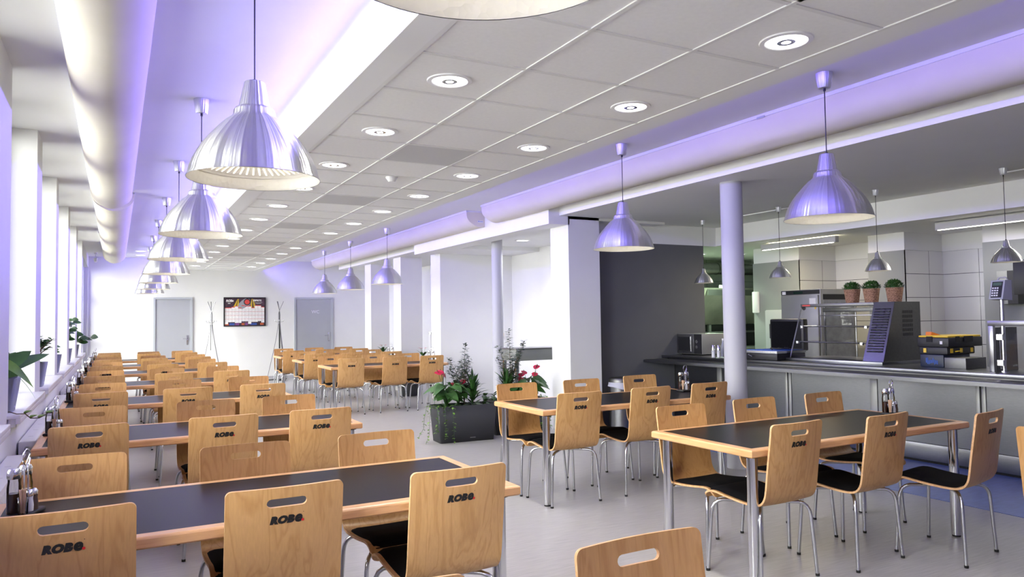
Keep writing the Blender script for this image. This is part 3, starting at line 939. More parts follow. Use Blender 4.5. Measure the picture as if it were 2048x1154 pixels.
# ------------------------------------------------------------------ pendant lamps
def make_pendant(R, top_h, zrim, zceil, cone, name):
    k = R/0.275
    t = thing(name, 'lamp', 'pendant lamp')
    prof = [(0.044, 0.420), (0.065, 0.315)]
    shade = [(0.066, 0.312), (0.080, 0.305), (0.086, 0.295), (0.088, 0.275), (0.100, 0.262), (0.118, 0.250), (0.143, 0.225), (0.167, 0.198), (0.193, 0.168), (0.217, 0.136), (0.236, 0.104), (0.252, 0.072), (0.263, 0.042), (0.270, 0.012), (0.275, 0.003), (0.2765, -0.001), (0.275, -0.003)]
    S = lambda L: [(r*k, z*k) for r, z in L]
    nk = MB().lathe(S([(0.001, 0.424), (0.041, 0.424), (0.044, 0.420), (0.065, 0.315), (0.067, 0.312)]), 40)
    nk.obj('neck', M['alu'], t, (0, 0, zrim))
    sh = MB().lathe(S(shade), 64).obj('shade', M['alu'], t, (0, 0, zrim), fix=True)
    inn = [(r-0.004, z-0.004) for r, z in shade[4:-3]]+[(0.2735, -0.002)]
    MB().lathe(S([(0.06, 0.268)]+inn), 64).obj('inner_reflector', M['inner'], sh)
    # collar with light slots and the two bulbs
    col_ = MB()
    col_.lathe(S([(0.245, 0.048), (0.238, 0.058), (0.160, 0.085), (0.06, 0.09)]), 64)
    if k > 0.7:
        for q in range(48):
            a = 2*PI*q/48
            ca, sa = math.cos(a), math.sin(a)
            w = 0.0035
            r0, r1, z0_, z1_ = 0.165, 0.225, 0.079, 0.059
            col_.add([(r0*ca-w*sa, r0*sa+w*ca, z0_), (r0*ca+w*sa, r0*sa-w*ca, z0_), (r1*ca+w*sa, r1*sa-w*ca, z1_), (r1*ca-w*sa, r1*sa+w*ca, z1_)], [(0, 1, 2, 3)], 1)
    col_.obj('louvre_ring', [M['inner'], M['bulbdim']], sh)
    bl = MB()
    for sx in ((-1, 1) if k > 0.7 else (0,)):
        bl.lathe([(0.0005, 0.060*k), (0.022*k, 0.064*k), (0.030*k, 0.078*k), (0.028*k, 0.10*k)], 20, (sx*0.032*k, 0, 0))
    bl.obj('bulb', M['bulb'], sh)
    topz = zrim+0.424*k
    cd = MB().tube([(0, 0, topz-0.01), (0, 0, zceil-cone+0.005)], 0.0035 if k > 0.7 else 0.0028, 8)
    cd.cyl((0, 0, 0), 0.009*max(k, .6), topz, topz+0.012, 12); cd.cyl((0, 0, 0), 0.008*max(k, .6), zceil-cone-0.018, zceil-cone+0.001, 12)
    cd.obj('cord', M['black'], t)
    kk = max(k, 0.62)
    cn = MB().lathe([(0.001, zceil-cone), (0.036*kk, zceil-cone), (0.040*kk, zceil-cone+0.004), (0.054*kk, zceil-0.002), (0.054*kk, zceil), (0.001, zceil)], 32)
    cn.obj('ceiling_canopy', M['alu'], t)
    return t
M['bulbdim'] = mat('light_slot', (0.8, 0.8, 0.75), 0.4, emit=(1.0, 0.95, 0.8), estr=1.3)
big = make_pendant(0.277, 0.42, 2.093, ZH, 0.10, 'pendant_lamp')
LP = [(0.545, 1.10), (0.53, 3.33), (0.53, 5.60), (0.54, 7.86), (0.56, 10.22), (0.575, 12.50), (0.60, 14.76), (0.615, 16.93)]
labs = ['lamp shade cut off by the top edge of the photo', 'largest whole aluminium pendant lamp, hanging at upper left', 'aluminium pendant just behind the largest one', 'third whole aluminium pendant in the row by the windows', 'fourth whole aluminium pendant in the row by the windows', 'fifth whole aluminium pendant in the row by the windows', 'sixth whole aluminium pendant in the row by the windows', 'farthest and smallest pendant in the row by the windows']
first = True
for (x, y), lb in zip(LP, labs):
    if first:
        big.location = (x, y, 0); big['label'] = lb; big['group'] = 'large pendants over the window-side tables'; first = False
    else: dup(big, (x, y, 0), 0, lb, 'large pendants over the window-side tables')
RP = [(4.115, 3.23), (4.10, 5.42), (4.133, 12.18), (4.141, 14.46), (4.163, 16.63)]
labs = ['violet-lit aluminium pendant right of the round column, nearest of its row', 'aluminium pendant in front of the dark grey wall', 'aluminium pendant before the middle white pier', 'aluminium pendant between two others before the white piers', 'farthest aluminium pendant, hanging near the WC door']
for (x, y), lb in zip(RP, labs): dup(big, (x, y, 0), 0, lb, 'large pendants over the aisle-side tables')
small = make_pendant(0.127, 0.2, 1.915, ZP, 0.06, 'small_pendant_lamp')
labs = ['small aluminium pendant left of the round column over the counter', 'small aluminium pendant above the black case on the counter', 'small aluminium pendant above the glass display case', 'small aluminium pendant at the right edge over the counter']
for i, ((x, y), lb) in enumerate(zip([(7.05, 7.545), (7.045, 6.233), (7.05, 4.948), (7.09, 3.70)], labs)):
    if i == 0:
        small.location = (x, y, 0); small['label'] = lb; small['group'] = 'small pendants over the serving counter'
    else: dup(small, (x, y, 0), 0, lb, 'small pendants over the serving counter')

# ------------------------------------------------------------------ recessed downlights
def make_dl(r, h=0.03):
    t = thing('downlight', 'downlight', 'downlight')
    MB().lathe([(r*0.76, -0.002), (r*0.80, -0.008), (r*0.97, -0.006), (r, 0.0)], 40).obj('trim_ring', M['white'], t)
    MB().lathe([(r*0.78, -0.004), (r*0.45, -0.003), (0.001, -0.003)], 32).obj('lamp', M['lamp'], t)
    MB().lathe([(r*0.18, -0.008), (r*0.26, -0.009), (r*0.34, -0.008), (r*0.26, -0.006)], 20).obj('reflector_ring', M['satin'], t)
    return t
dl0 = make_dl(0.125)
n = 0
def downlight(x, y, z, lab, grp, power=9.0, col=(1.0, 0.965, 0.88), visible_body=True):
    global n
    if n == 0:
        dl0.location = (x, y, z); dl0['label'] = lab; dl0['group'] = grp
    else: dup(dl0, (x, y, z), 0, lab, grp)
    n += 1
    if power: area('downlight_beam', (x, y, z-0.005), (0, 0, -1), 0.17, 0.17, power, col, spread=130, shape='DISK')
DLZ = ZT-0.001
k = 0
for i in range(14):
    y = 2.44+1.205*i
    if y < 19.4:
        downlight(1.60, y, DLZ, '%s recessed downlight in the tiled ceiling row nearer the windows' % (ORD[k].capitalize()), 'downlights in the window-side ceiling row'); k += 1
k = 0
for i in range(14):
    y = 2.41+1.205*i
    if y < 19.4:
        downlight(2.81, y, DLZ, '%s recessed downlight in the tiled ceiling row nearer the counter' % (ORD[k].capitalize()), 'downlights in the counter-side ceiling row'); k += 1
# the same rows go on over the part of the room behind the camera
for y in (1.24, 0.03, -1.18, -2.39):
    for x in (1.60, 2.81):
        downlight(x, y, DLZ, 'recessed downlight in the tiled ceiling above or behind the camera', 'downlights above the front of the room')
downlight(0.47, 17.95, ZH-0.001, 'downlight in the high ceiling left of the farthest pendants', 'downlights by the back wall', 0)
downlight(0.50, 19.0, ZH-0.001, 'downlight in the high ceiling right against the back wall', 'downlights by the back wall', 0)
downlight(5.80, 10.35, 2.732, 'downlight in the alcove ceiling beside the far round column', 'downlights in the alcove', 22, (0.95, 0.97, 1.0))
area('downlight_beam', (6.42, 9.6, 2.72), (0.25, 0, -1), 0.16, 0.16, 30, (0.95, 0.97, 1.0), spread=110, shape='DISK')
dup(dl0, (6.42, 9.6, 2.732), 0, 'downlight hidden behind the near pier, glowing on the alcove wall', 'downlights in the alcove')
for i, (x, y) in enumerate([(8.55, 9.25), (9.25, 9.05)]):
    downlight(x, y, 2.496, 'downlight of the green-lit cooking room %s the round column' % ('left of' if i == 0 else 'right of'), 'downlights in the cooking room', 90, (0.72, 1.0, 0.66))

# linear lights hanging under the kitchen ceiling
for (x, y0, y1, lab) in ((8.24, 6.35, 7.60, 'short linear light box under the kitchen ceiling behind the column'), (8.22, 3.2, 5.02, 'long linear light box at the right under the kitchen ceiling')):
    t = thing('linear_light', lab, 'ceiling light', (x, 0, 0), 0, 'linear lights in the kitchen')
    MB().box(-0.035, 0.035, y0, y1, 2.40, 2.485, 0, 0.003).obj('housing', M['housing'], t)
    MB().box(-0.036, -0.022, y0+0.03, y1-0.03, 2.394, 2.400).obj('light_strip', M['tube'], t)
    hb = MB()
    for yy in (y0+0.1, y1-0.1): hb.cyl((0, yy, 0), 0.006, 2.485, 2.5, 8)
    hb.obj('hanger', M['satin'], t)
    area('linear_light_beam', (x-0.029, (y0+y1)/2, 2.393), (0, 0, -1), y1-y0-0.06, 0.008, 22, (1.0, 0.86, 0.58) if y0 > 6 else (1.0, 0.95, 0.84))
area('linear_light_glow', (8.295, 6.97, 2.465), (0.2, 0, 1), 1.1, 0.02, 5.0, (1.0, 0.86, 0.55))

# ceiling fittings
o = MB(); o.lathe([(0.055, 0.0), (0.055, -0.012), (0.04, -0.03), (0.03, -0.045), (0.001, -0.048)], 28)
tag(o.obj('smoke_detector', M['white'], None, (2.21, 6.37, ZT-0.0005)), 'white round smoke detector on the tiled ceiling', 'smoke detector')
t = thing('ceiling_vent', 'small slotted ceiling grille cut off by the top edge of the photo', 'vent', (2.46, 1.97, ZT))
MB().box(-0.20, 0.06, -0.16, 0.10, -0.006, 0.0, 0, 0.002).obj('frame', M['white'], t)
g = MB()
for i in range(9): g.box(-0.17, 0.03, -0.135+i*0.024, -0.125+i*0.024, -0.009, -0.006)
g.obj('slats', M['base'], t)
for i, (x0, x1, y0, y1) in enumerate(((7.15, 7.45, 6.15, 6.9), (7.25, 7.6, 3.0, 3.75))):
    t = thing('ceiling_panel_vent', ('flat square air vent in the low ceiling beside the round column', 'flat square air vent in the low ceiling at the right edge')[i], 'vent', (0, 0, 0), 0, 'flat vents in the low ceiling')
    bx('plate', M['ceil'], x0, x1, y0, y1, ZP-0.018, ZP-0.006, t); bx('frame', M['base'], x0+0.03, x1-0.03, y0+0.03, y1-0.03, ZP-0.006, ZP, t)
t = thing('security_camera', 'small white dome camera hanging by the back left corner', 'camera', (-0.40, 18.7, ZH))
MB().cyl((0, 0, 0), 0.035, -0.03, 0.0, 16).obj('mount', M['white'], t)
MB().cyl((0, 0, 0), 0.008, -0.12, -0.03, 8).obj('stem', M['white'], t)
MB().lathe([(0.001, -0.22), (0.035, -0.20), (0.045, -0.12), (0.001, -0.115)], 20).obj('housing', M['white'], t)

# ------------------------------------------------------------------ textile air ducts
def duct(x0, x1, y0, y1, depth, label, grp, seams=(), sticker='both', rail=0.022):
    t = thing('air_duct', label, 'air duct', ((x0+x1)/2, 0, ZH), 0, grp)
    hw = (x1-x0)/2
    mb = MB()
    ny = max(2, int((y1-y0)/0.12)); na = 22
    vs = []
    r_ = random.Random(int(y0*10+x0*7))
    for i in range(ny+1):
        y = y0+(y1-y0)*i/ny
        for j in range(na+1):
            a = PI*j/na
            d = 0.0
            for s in seams:
                d -= 0.010*math.exp(-((y-s)/0.03)**2)
            e = min(y-y0, y1-y)
            wr = 0.004*math.exp(-(e/0.35)**2)*math.sin(5*a+e*14)
            for s in seams: wr += 0.004*math.exp(-(abs(y-s)/0.2))*math.sin(9*a)
            wr += 0.0025*mnoise.noise((y*1.7, a*2, x0))
            rr = 1+(d+wr)/hw
            vs.append((-math.cos(a)*hw*rr, y, -rail-math.sin(a)**0.85*(depth-rail)*rr))
    W = na+1
    fs = [(i*W+j, i*W+j+1, (i+1)*W+j+1, (i+1)*W+j) for i in range(ny) for j in range(na)]
    mb.add(vs, fs, 0, True)
    # end caps slightly domed
    for yy, i in ((y0, 0), (y1, ny)):
        ring = vs[i*W:(i+1)*W]
        mb.add(list(ring), [tuple(range(W))], 0)
    mb.obj('duct_fabric', M['fabricduct'], t)
    rl = MB()
    rl.box(-hw-0.010, -hw+0.012, y0-0.004, y1+0.004, -rail-0.004, -0.0)
    rl.box(hw-0.012, hw+0.010, y0-0.004, y1+0.004, -rail-0.004, -0.0)
    rl.box(-hw, hw, y0-0.004, y0+0.012, -rail, -0.0); rl.box(-hw, hw, y1-0.012, y1+0.004, -rail, -0.0)
    rl.obj('mounting_rail', M['rail'], t)
    for s in seams:
        MB().box(-hw-0.014, -hw-0.010, s-0.04, s+0.04, -rail-0.012, -rail+0.004).obj('clip', M['frame_g'], t)
        b_ = MB(); pv = []
        for yy in (s-0.025, s+0.025):
            for j in range(na+1):
                a = PI*j/na
                pv.append((-math.cos(a)*(hw-0.006), yy, -rail-math.sin(a)**0.85*(depth-rail-0.006)-0.002))
        b_.add(pv, [(j, j+1, W+j+1, W+j) for j in range(na)], 0, True)
    lb = bx('maker_label', M['white'], -0.045, 0.045, y0-0.003, y0-0.001, -depth*0.72, -depth*0.72+0.03, t)
    tx = MB().box(-0.038, -0.024, y0-0.0045, y0-0.003, -depth*0.72+0.010, -depth*0.72+0.023); tx.box(-0.02, 0.038, y0-0.0045, y0-0.003, -depth*0.72+0.010, -depth*0.72+0.016)
    tx.obj('label_print', mat('blue_label_print', (0.05, 0.12, 0.4), 0.5) if 'blue_label_print' not in bpy.data.materials else bpy.data.materials['blue_label_print'], lb)
    return t
duct(-0.265, 0.165, -3.0, 9.75, 0.235, 'long cream textile air duct above the windows, nearer one', 'air ducts on the window side', (3.0,))
duct(-0.255, 0.19, 9.95, 18.6, 0.235, 'cream textile air duct above the windows, far one behind the first', 'air ducts on the window side', (14.3,))
duct(4.50, 4.95, -2.0, 9.2, 0.235, 'cream textile air duct along the low ceiling, nearer one, lit violet', 'air ducts on the counter side', (4.12,))
duct(4.515, 4.96, 9.72, 19.4, 0.235, 'cream textile air duct running to the back wall over the piers', 'air ducts on the counter side', ())
# ------------------------------------------------------------------ plants
def leaf(mb, base, direc, L, W, droop=0.3, up=(0, 0, 1), mi=0, heart=False, n=7, fold=0.18):
    base = Vector(base); d = Vector(direc).normalized(); up = Vector(up)
    side = d.cross(up)
    side = side.normalized() if side.length > 1e-4 else Vector((1, 0, 0))
    nrm = side.cross(d).normalized()
    vs = []
    for i in range(n+1):
        t = i/n
        if heart: w = W*math.sin(PI*min(1, (t*0.86+0.14)))**0.7*(1-t*0.35) if t < 1 else 0
        else: w = W*math.sin(PI*t)**0.8 if 0 < t < 1 else 0
        c = base+d*L*t-Vector((0, 0, 1))*droop*L*t*t
        f = nrm*fold*w
        vs += [c-side*w+f, c, c+side*w+f]
    fs = []
    for i in range(n):
        a = i*3
        fs += [(a, a+1, a+4, a+3), (a+1, a+2, a+5, a+4)]
    mb.add(vs, fs, mi, True)

def box_pot(name, t, wx, wy, h, taper, mtl, soil=True, lip=0.012):
    a, b_ = wx/2, wy/2
    ta, tb_ = a*taper, b_*taper
    mb = MB()
    R = [[(-ta, -tb_, 0), (ta, -tb_, 0), (ta, tb_, 0), (-ta, tb_, 0)], [(-a, -b_, h), (a, -b_, h), (a, b_, h), (-a, b_, h)],
         [(-a+lip, -b_+lip, h), (a-lip, -b_+lip, h), (a-lip, b_-lip, h), (-a+lip, b_-lip, h)], [(-a+lip, -b_+lip, h-0.03), (a-lip, -b_+lip, h-0.03), (a-lip, b_-lip, h-0.03), (-a+lip, b_-lip, h-0.03)]]
    for i in range(3):
        for k in range(4):
            k2 = (k+1) % 4
            mb.add([R[i][k], R[i][k2], R[i+1][k2], R[i+1][k]], [(0, 1, 2, 3)])
    mb.add(R[0], [(3, 2, 1, 0)])
    bm = bmesh.new(); me = mb.mesh('tmp', mtl); bm.from_mesh(me); bmesh.ops.remove_doubles(bm, verts=bm.verts, dist=1e-5)
    bmesh.ops.bevel(bm, geom=[e for e in bm.edges if abs((e.verts[0].co-e.verts[1].co).z) > h*0.5], offset=0.018*min(1, wx/0.25), segments=3, affect='EDGES', profile=0.5)
    me2 = bpy.data.meshes.new(name); bm.to_mesh(me2); bm.free(); bpy.data.meshes.remove(me)
    me2.materials.append(mtl)
    o = bpy.data.objects.new(name, me2); COL.objects.link(o); o.parent = t
    if soil:
        s = MB(); n_ = 8
        vs = [(-a+lip+(2*a-2*lip)*i/n_, -b_+lip+(2*b_-2*lip)*j/n_, h-0.028+0.012*math.sin(i*2.3)*math.cos(j*1.7)) for i in range(n_+1) for j in range(n_+1)]
        s.add(vs, [(i*(n_+1)+j, (i+1)*(n_+1)+j, (i+1)*(n_+1)+j+1, i*(n_+1)+j+1) for i in range(n_) for j in range(n_)])
        s.obj('soil', M['soil'], t)
    return o

SZ = SILL+0.028
# pots on the window sills
def sill_pot(y, label, kind, w=0.26, h=0.21):
    t = thing('potted_plant', label, 'potted plant', (-0.66, y, SZ), 0, 'potted plants on the window sills')
    box_pot('pot', t, w, w, h, 0.78, M['pot'])
    MB().cyl((w*0.5*0.86, -w*0.25, 0.035), 0.006, 0.0, 0.004, 10, 0, 'x').obj('water_gauge', M['white'], t)
    r_ = random.Random(kind*7+1)
    mb = MB(); st = MB()
    if kind == 0:       # broad peace-lily leaves and a trailing stem
        for (d, L, W, dr) in (((0.62, 0.10, 0.75), 0.30, 0.045, 0.22), ((0.80, 0.55, 0.62), 0.40, 0.034, 0.20), ((0.45, 0.3, 0.9), 0.24, 0.035, 0.2), ((0.7, -0.2, 0.45), 0.20, 0.035, 0.4), ((0.1, 0.4, 0.9), 0.32, 0.04, 0.2), ((0.1, -0.3, 0.95), 0.28, 0.065, 0.3), ((-0.3, 0.5, 0.9), 0.30, 0.045, 0.3), ((-0.5, -0.1, 0.8), 0.28, 0.05, 0.4), ((0.25, 0.1, 1), 0.26, 0.04, 0.3)):
            leaf(mb, (0, 0, h), d, L, W, dr, up=(0.25, -0.85, 0.5))
            st.tube([(0, 0, h-0.03), Vector((0, 0, h))+Vector(d).normalized()*0.06], 0.004, 6)
        leaf(mb, (0.0, -0.06, h+0.10), (0.65, -0.1, 0.1), 0.22, 0.036, 0.9, mi=1, up=(0.2, -0.9, 0.4))
        leaf(mb, (0.0, 0.02, h+0.05), (0.75, 0.0, 0.2), 0.24, 0.016, 1.2, mi=1)
        for q in range(12):
            a = r_.uniform(0, 6.28)
            leaf(mb, (0.03*math.cos(a), 0.05*math.sin(a), h), (math.cos(a), math.sin(a), r_.uniform(0.1, 0.7)), r_.uniform(0.09, 0.16), 0.014, 0.5)
        pts = [(0.06, -0.09, 0.01), (0.10, -0.16, 0.012), (0.14, -0.22, 0.004), (0.19, -0.30, 0.01), (0.22, -0.33, -0.015), (0.26, -0.30, -0.02), (0.30, -0.28, 0.0)]
        st.tube(pts, 0.003, 6)
        for k_, p_ in enumerate(pts[3:]):
            for s_ in (-1, 1): leaf(mb, p_, (0.5, s_*0.8, 0.5), 0.055, 0.02, 0.2, mi=1)
    elif kind == 1:     # jade plant: forking stems with small thick leaves
        tips = []
        for b_ in range(11):
            a = r_.uniform(0, 6.28); e = r_.uniform(0.25, 0.9)
            d = Vector((math.cos(a)*e, math.sin(a)*e, 1)).normalized()
            p0 = Vector((0.02*math.cos(a), 0.02*math.sin(a), h-0.02)); p1 = p0+d*r_.uniform(0.12, 0.17)
            st.tube([p0, p1], 0.006, 6)
            for c in range(3):
                a2 = r_.uniform(0, 6.28); d2 = (d+Vector((math.cos(a2), math.sin(a2), 0.3))*0.6).normalized()
                p2 = p1+d2*r_.uniform(0.06, 0.12); st.tube([p1, p2], 0.0035, 5)
                for q in range(11):
                    a3 = r_.uniform(0, 6.28); pp = p1.lerp(p2, r_.uniform(0.3, 1.05))
                    leaf(mb, pp, (math.cos(a3), math.sin(a3), r_.uniform(-0.1, 0.9)), r_.uniform(0.04, 0.065), 0.014, 0.1, n=4)
        for q in range(7):
            a = q*0.9
            leaf(mb, (0.03*math.cos(a), 0.03*math.sin(a), h-0.01), (math.cos(a), math.sin(a), 0.5), 0.13, 0.03, 0.6)
    else:
        nst = {2: 7, 3: 4, 4: 4}[kind]
        for b_ in range(nst):
            a = b_*6.28/nst+0.6; hh = {2: 0.13, 3: 0.42, 4: 0.30}[kind]*r_.uniform(0.7, 1.05)
            d = Vector((math.cos(a)*0.25+(0.12 if kind > 2 else 0.1), math.sin(a)*0.25, 1)).normalized()
            if kind == 4 and b_ == 0: d = Vector((1.0, -0.25, 0.45)).normalized(); hh = 0.36
            p0 = Vector((0, 0, h-0.02)); p1 = p0+d*hh
            st.tube([p0, p0.lerp(p1, 0.5)+Vector((0, 0, 0.01)), p1], 0.004, 6)
            m_ = {2: 5, 3: 10, 4: 7}[kind]
            for q in range(m_):
                pp = p0.lerp(p1, 0.35+0.65*q/(m_-1)); a3 = q*2.4+b_
                leaf(mb, pp, (math.cos(a3), math.sin(a3), 0.35), {2: 0.10, 3: 0.12, 4: 0.15}[kind], {2: 0.022, 3: 0.034, 4: 0.052}[kind], 0.3, up=(0.2, -0.8, 0.6))
    fo = mb.obj('leaves', [M['leaf'], M['leaf3']], t, fix=False)
    st.obj('stem', M['stem'], t)
    return t
sill_pot(5.55, 'slate pot with broad-leaved plant and trailing stem on the nearest sill', 0)
sill_pot(7.67, 'slate pot with bushy jade plant on the second sill from the camera', 1)
sill_pot(9.78, 'slate pot with a low dark plant on the third sill', 2, 0.24, 0.20)
sill_pot(12.12, 'slate pot with upright glossy stems on the fourth sill', 3, 0.24, 0.20)
sill_pot(14.46, 'slate pot with leaning stems on the farthest planted sill', 4, 0.24, 0.20)

# long charcoal planters standing on the floor
def anthurium(mb, fl, st, x, y, z, r_, n_leaf, n_fl, H):
    for q in range(n_leaf):
        a = r_.uniform(0, 6.28); e = r_.uniform(0.25, 1.0); hh = H*r_.uniform(0.35, 0.75)
        p0 = Vector((x, y, z)); p1 = Vector((x+math.cos(a)*e*hh*0.5, y+math.sin(a)*e*hh*0.5, z+hh))
        st.tube([p0, p0.lerp(p1, 0.5)+Vector((0, 0, hh*0.12)), p1], 0.003, 5, 1)
        leaf(mb, p1, (math.cos(a), math.sin(a), 0.1), r_.uniform(0.13, 0.20), r_.uniform(0.05, 0.075), 0.5, heart=True, up=(r_.uniform(-.4, .6), r_.uniform(-1, 0.2), 0.8))
    for q in range(n_fl):
        a = r_.uniform(0, 6.28); hh = H*r_.uniform(0.8, 1.1)
        p0 = Vector((x, y, z)); p1 = Vector((x+math.cos(a)*hh*0.22, y+math.sin(a)*hh*0.22, z+hh))
        st.tube([p0, p1], 0.0025, 5, 1)
        leaf(fl, p1-Vector((0.03*math.cos(a), 0.03*math.sin(a), 0)), (math.cos(a), math.sin(a)*0.4, 0.35), 0.095, 0.036, 0.15, heart=True, up=(0.1, -0.7, 0.6))
        st.tube([p1, p1+Vector((0.02*math.cos(a), 0.02*math.sin(a), 0.05))], 0.004, 5, 0)

def spray(mb, st, x, y, z, H, r_, spread=0.12, nst=4, size=0.016, per=70):
    """tall stems set with small round eucalyptus-like leaves"""
    for s_ in range(nst):
        a = r_.uniform(0, 6.28); hh = H*(1.0 if s_ == 0 else r_.uniform(0.55, 0.85))
        lean = 0.02 if s_ == 0 else spread
        pts = [Vector((x+math.cos(a)*lean*t*t*1.2, y+math.sin(a)*lean*t*t*1.2, z+hh*t)) for t in (0, 0.25, 0.5, 0.75, 1.0)]
        st.tube(pts, [0.004, 0.0035, 0.003, 0.002, 0.0012], 5)
        for q in range(per):
            t = 0.25+0.75*q/per
            i = min(3, int(t*4)); pp = pts[i].lerp(pts[i+1], t*4-i)
            a2 = r_.uniform(0, 6.28); br_ = r_.uniform(0.02, 0.085)*(1.15-t)
            tip = pp+Vector((math.cos(a2)*br_, math.sin(a2)*br_, br_*0.6))
            leaf(mb, tip, (math.cos(a2), math.sin(a2), r_.uniform(-0.2, 0.6)), size*r_.uniform(0.8, 1.5), size*0.42, 0.1, n=3, mi=1)
            if q % 3 == 0: st.tube([pp, tip], 0.0009, 3)

def spiky(mb, x, y, z, H, r_, n_=46):
    for q in range(n_):
        a = r_.uniform(0, 6.28); e = r_.uniform(0.15, 1.0); zz = z+H*0.55*r_.random()
        leaf(mb, (x, y, zz), (math.cos(a)*e, math.sin(a)*e, 1.0-0.5*e), H*r_.uniform(0.35, 0.6), 0.017, 0.25*e, n=5)

def ivy(mb, st, pts, r_, n_=16):
    st.tube(pts, 0.0022, 4, 1)
    for q in range(n_):
        t = q/(n_-1)*(len(pts)-1); i = min(len(pts)-2, int(t)); pp = Vector(pts[i]).lerp(Vector(pts[i+1]), t-i)
        for _ in range(2):
            a = r_.uniform(0, 6.28)
            leaf(mb, pp, (math.cos(a), math.sin(a), r_.uniform(-0.5, 0.5)), r_.uniform(0.025, 0.042), r_.uniform(0.009, 0.015), 0.3, n=4, mi=2)

def planter(x, y, rz, label, seed, mirrored=False):
    t = thing('planter', label, 'planter', (x, y, 0), rz, 'long charcoal planters')
    L_, W_, H_ = 0.76, 0.33, 0.435
    box_pot('planter_box', t, L_, W_, H_, 0.90, M['planter'], True, 0.02)
    MB().box(0.03, 0.10, -W_/2*0.915-0.002, -W_/2*0.905-0.001, 0.045, 0.049).obj('maker_mark', M['base'], t)
    r_ = random.Random(seed)
    mb, fl, st = MB(), MB(), MB()
    z = H_-0.03
    sx = -1 if mirrored else 1
    anthurium(mb, fl, st, -0.22*sx, -0.02, z, r_, 36, 4, 0.38)
    anthurium(mb, fl, st, -0.05*sx, 0.04, z, r_, 16, 2, 0.30)
    spray(mb, st, 0.03*sx, 0.03, z, 0.92 if mirrored else 0.76, r_, 0.16, 8, 0.036, 120)
    spiky(mb, 0.12*sx, -0.03, z, 0.46, r_, 70)
    for q in range(8):
        a = r_.uniform(0, 6.28)
        leaf(mb, (0.29*sx, 0.0, z+r_.uniform(0, 0.12)), (math.cos(a), math.sin(a), 0.9), r_.uniform(0.10, 0.16), 0.035, 0.4, heart=True)
    for q in range(44):
        a = r_.uniform(0, 6.28)
        leaf(mb, (r_.uniform(-0.34, 0.3), r_.uniform(-0.12, 0.12), z), (math.cos(a), math.sin(a), r_.uniform(0.3, 1)), r_.uniform(0.08, 0.16), 0.032, 0.5)
    w2 = W_/2
    for (px, py, ox, oy, ln) in ((-0.36, -0.05, -0.10, -0.03, 0.42), (-0.34, 0.05, -0.14, 0.0, 0.34), (-0.36, -0.12, -0.04, -0.07, 0.26), (-0.22, -w2+0.02, 0.02, -0.05, 0.46), (-0.30, -w2+0.03, 0.0, -0.05, 0.34)):
        pts = [(px*sx, py, z), ((px+ox*0.7)*sx, py+oy, z+0.05), ((px+ox)*sx, py+oy*1.4, z-ln*0.35), ((px+ox*1.05)*sx, py+oy*1.5, z-ln*0.7), ((px+ox*1.5)*sx, py+oy*1.2, z-ln)]
        ivy(mb, st, pts, r_, 15)
    mb.obj('leaves', [M['leaf'], M['leaf2'], M['leaf3']], t, fix=False)
    fl.obj('flowers', M['flower'], t, fix=False)
    st.obj('stem', [M['stem'], M['leaf']], t)
planter(3.74, 8.22, -0.07, 'long charcoal planter with red anthuriums and trailing ivy, standing free in the aisle', 4)
planter(4.57, 8.44, 0.0, 'long charcoal planter with a tall leafy spray, partly hidden beside the near pier', 9, True)
# small round pot by the piers
t = thing('round_planter', 'round dark pot on the floor behind the chairs by the middle pier', 'planter', (5.02, 13.55, 0))
MB().lathe([(0.001, 0.0), (0.15, 0.0), (0.165, 0.02), (0.185, 0.30), (0.19, 0.34), (0.175, 0.34), (0.17, 0.31), (0.001, 0.305)], 32).obj('pot', M['planter'], t)
mb = MB(); r_ = random.Random(5)
for q in range(14):
    a = r_.uniform(0, 6.28); leaf(mb, (0, 0, 0.30), (math.cos(a), math.sin(a), 1.2), r_.uniform(0.15, 0.25), 0.03, 0.4)
mb.obj('leaves', M['leaf'], t, fix=False)
# little flower pots on the tables beyond the planters
for (x, y, lb) in ((4.70, 11.98, 'small pot of red anthurium on the aisle-side table beyond the planters'), (4.68, 14.08, 'small pot of red anthurium on the second table beyond the planters')):
    t = thing('flower_pot', lb, 'flower pot', (x, y, TH), 0, 'flower pots on the tables')
    MB().lathe([(0.001, 0.0), (0.035, 0.0), (0.045, 0.08), (0.048, 0.085), (0.04, 0.085), (0.001, 0.075)], 20).obj('pot', M['pot'], t)
    mb, fl, st = MB(), MB(), MB(); r_ = random.Random(int(y*10))
    for q in range(9):
        a = r_.uniform(0, 6.28); leaf(mb, (0, 0, 0.07), (math.cos(a)*0.6, math.sin(a)*0.6, 1), r_.uniform(0.12, 0.26), 0.022, 0.35)
    for a in (0.4, 2.2, 3.9):
        p1 = Vector((0.05*math.cos(a), 0.05*math.sin(a), 0.22)); st.tube([(0, 0, 0.07), p1], 0.002, 5); leaf(fl, p1, (math.cos(a), math.sin(a), 0.3), 0.07, 0.026, 0.2, heart=True)
    mb.obj('leaves', M['leaf'], t, fix=False); fl.obj('flowers', M['flower'], t, fix=False); st.obj('stem', M['leaf'], t)
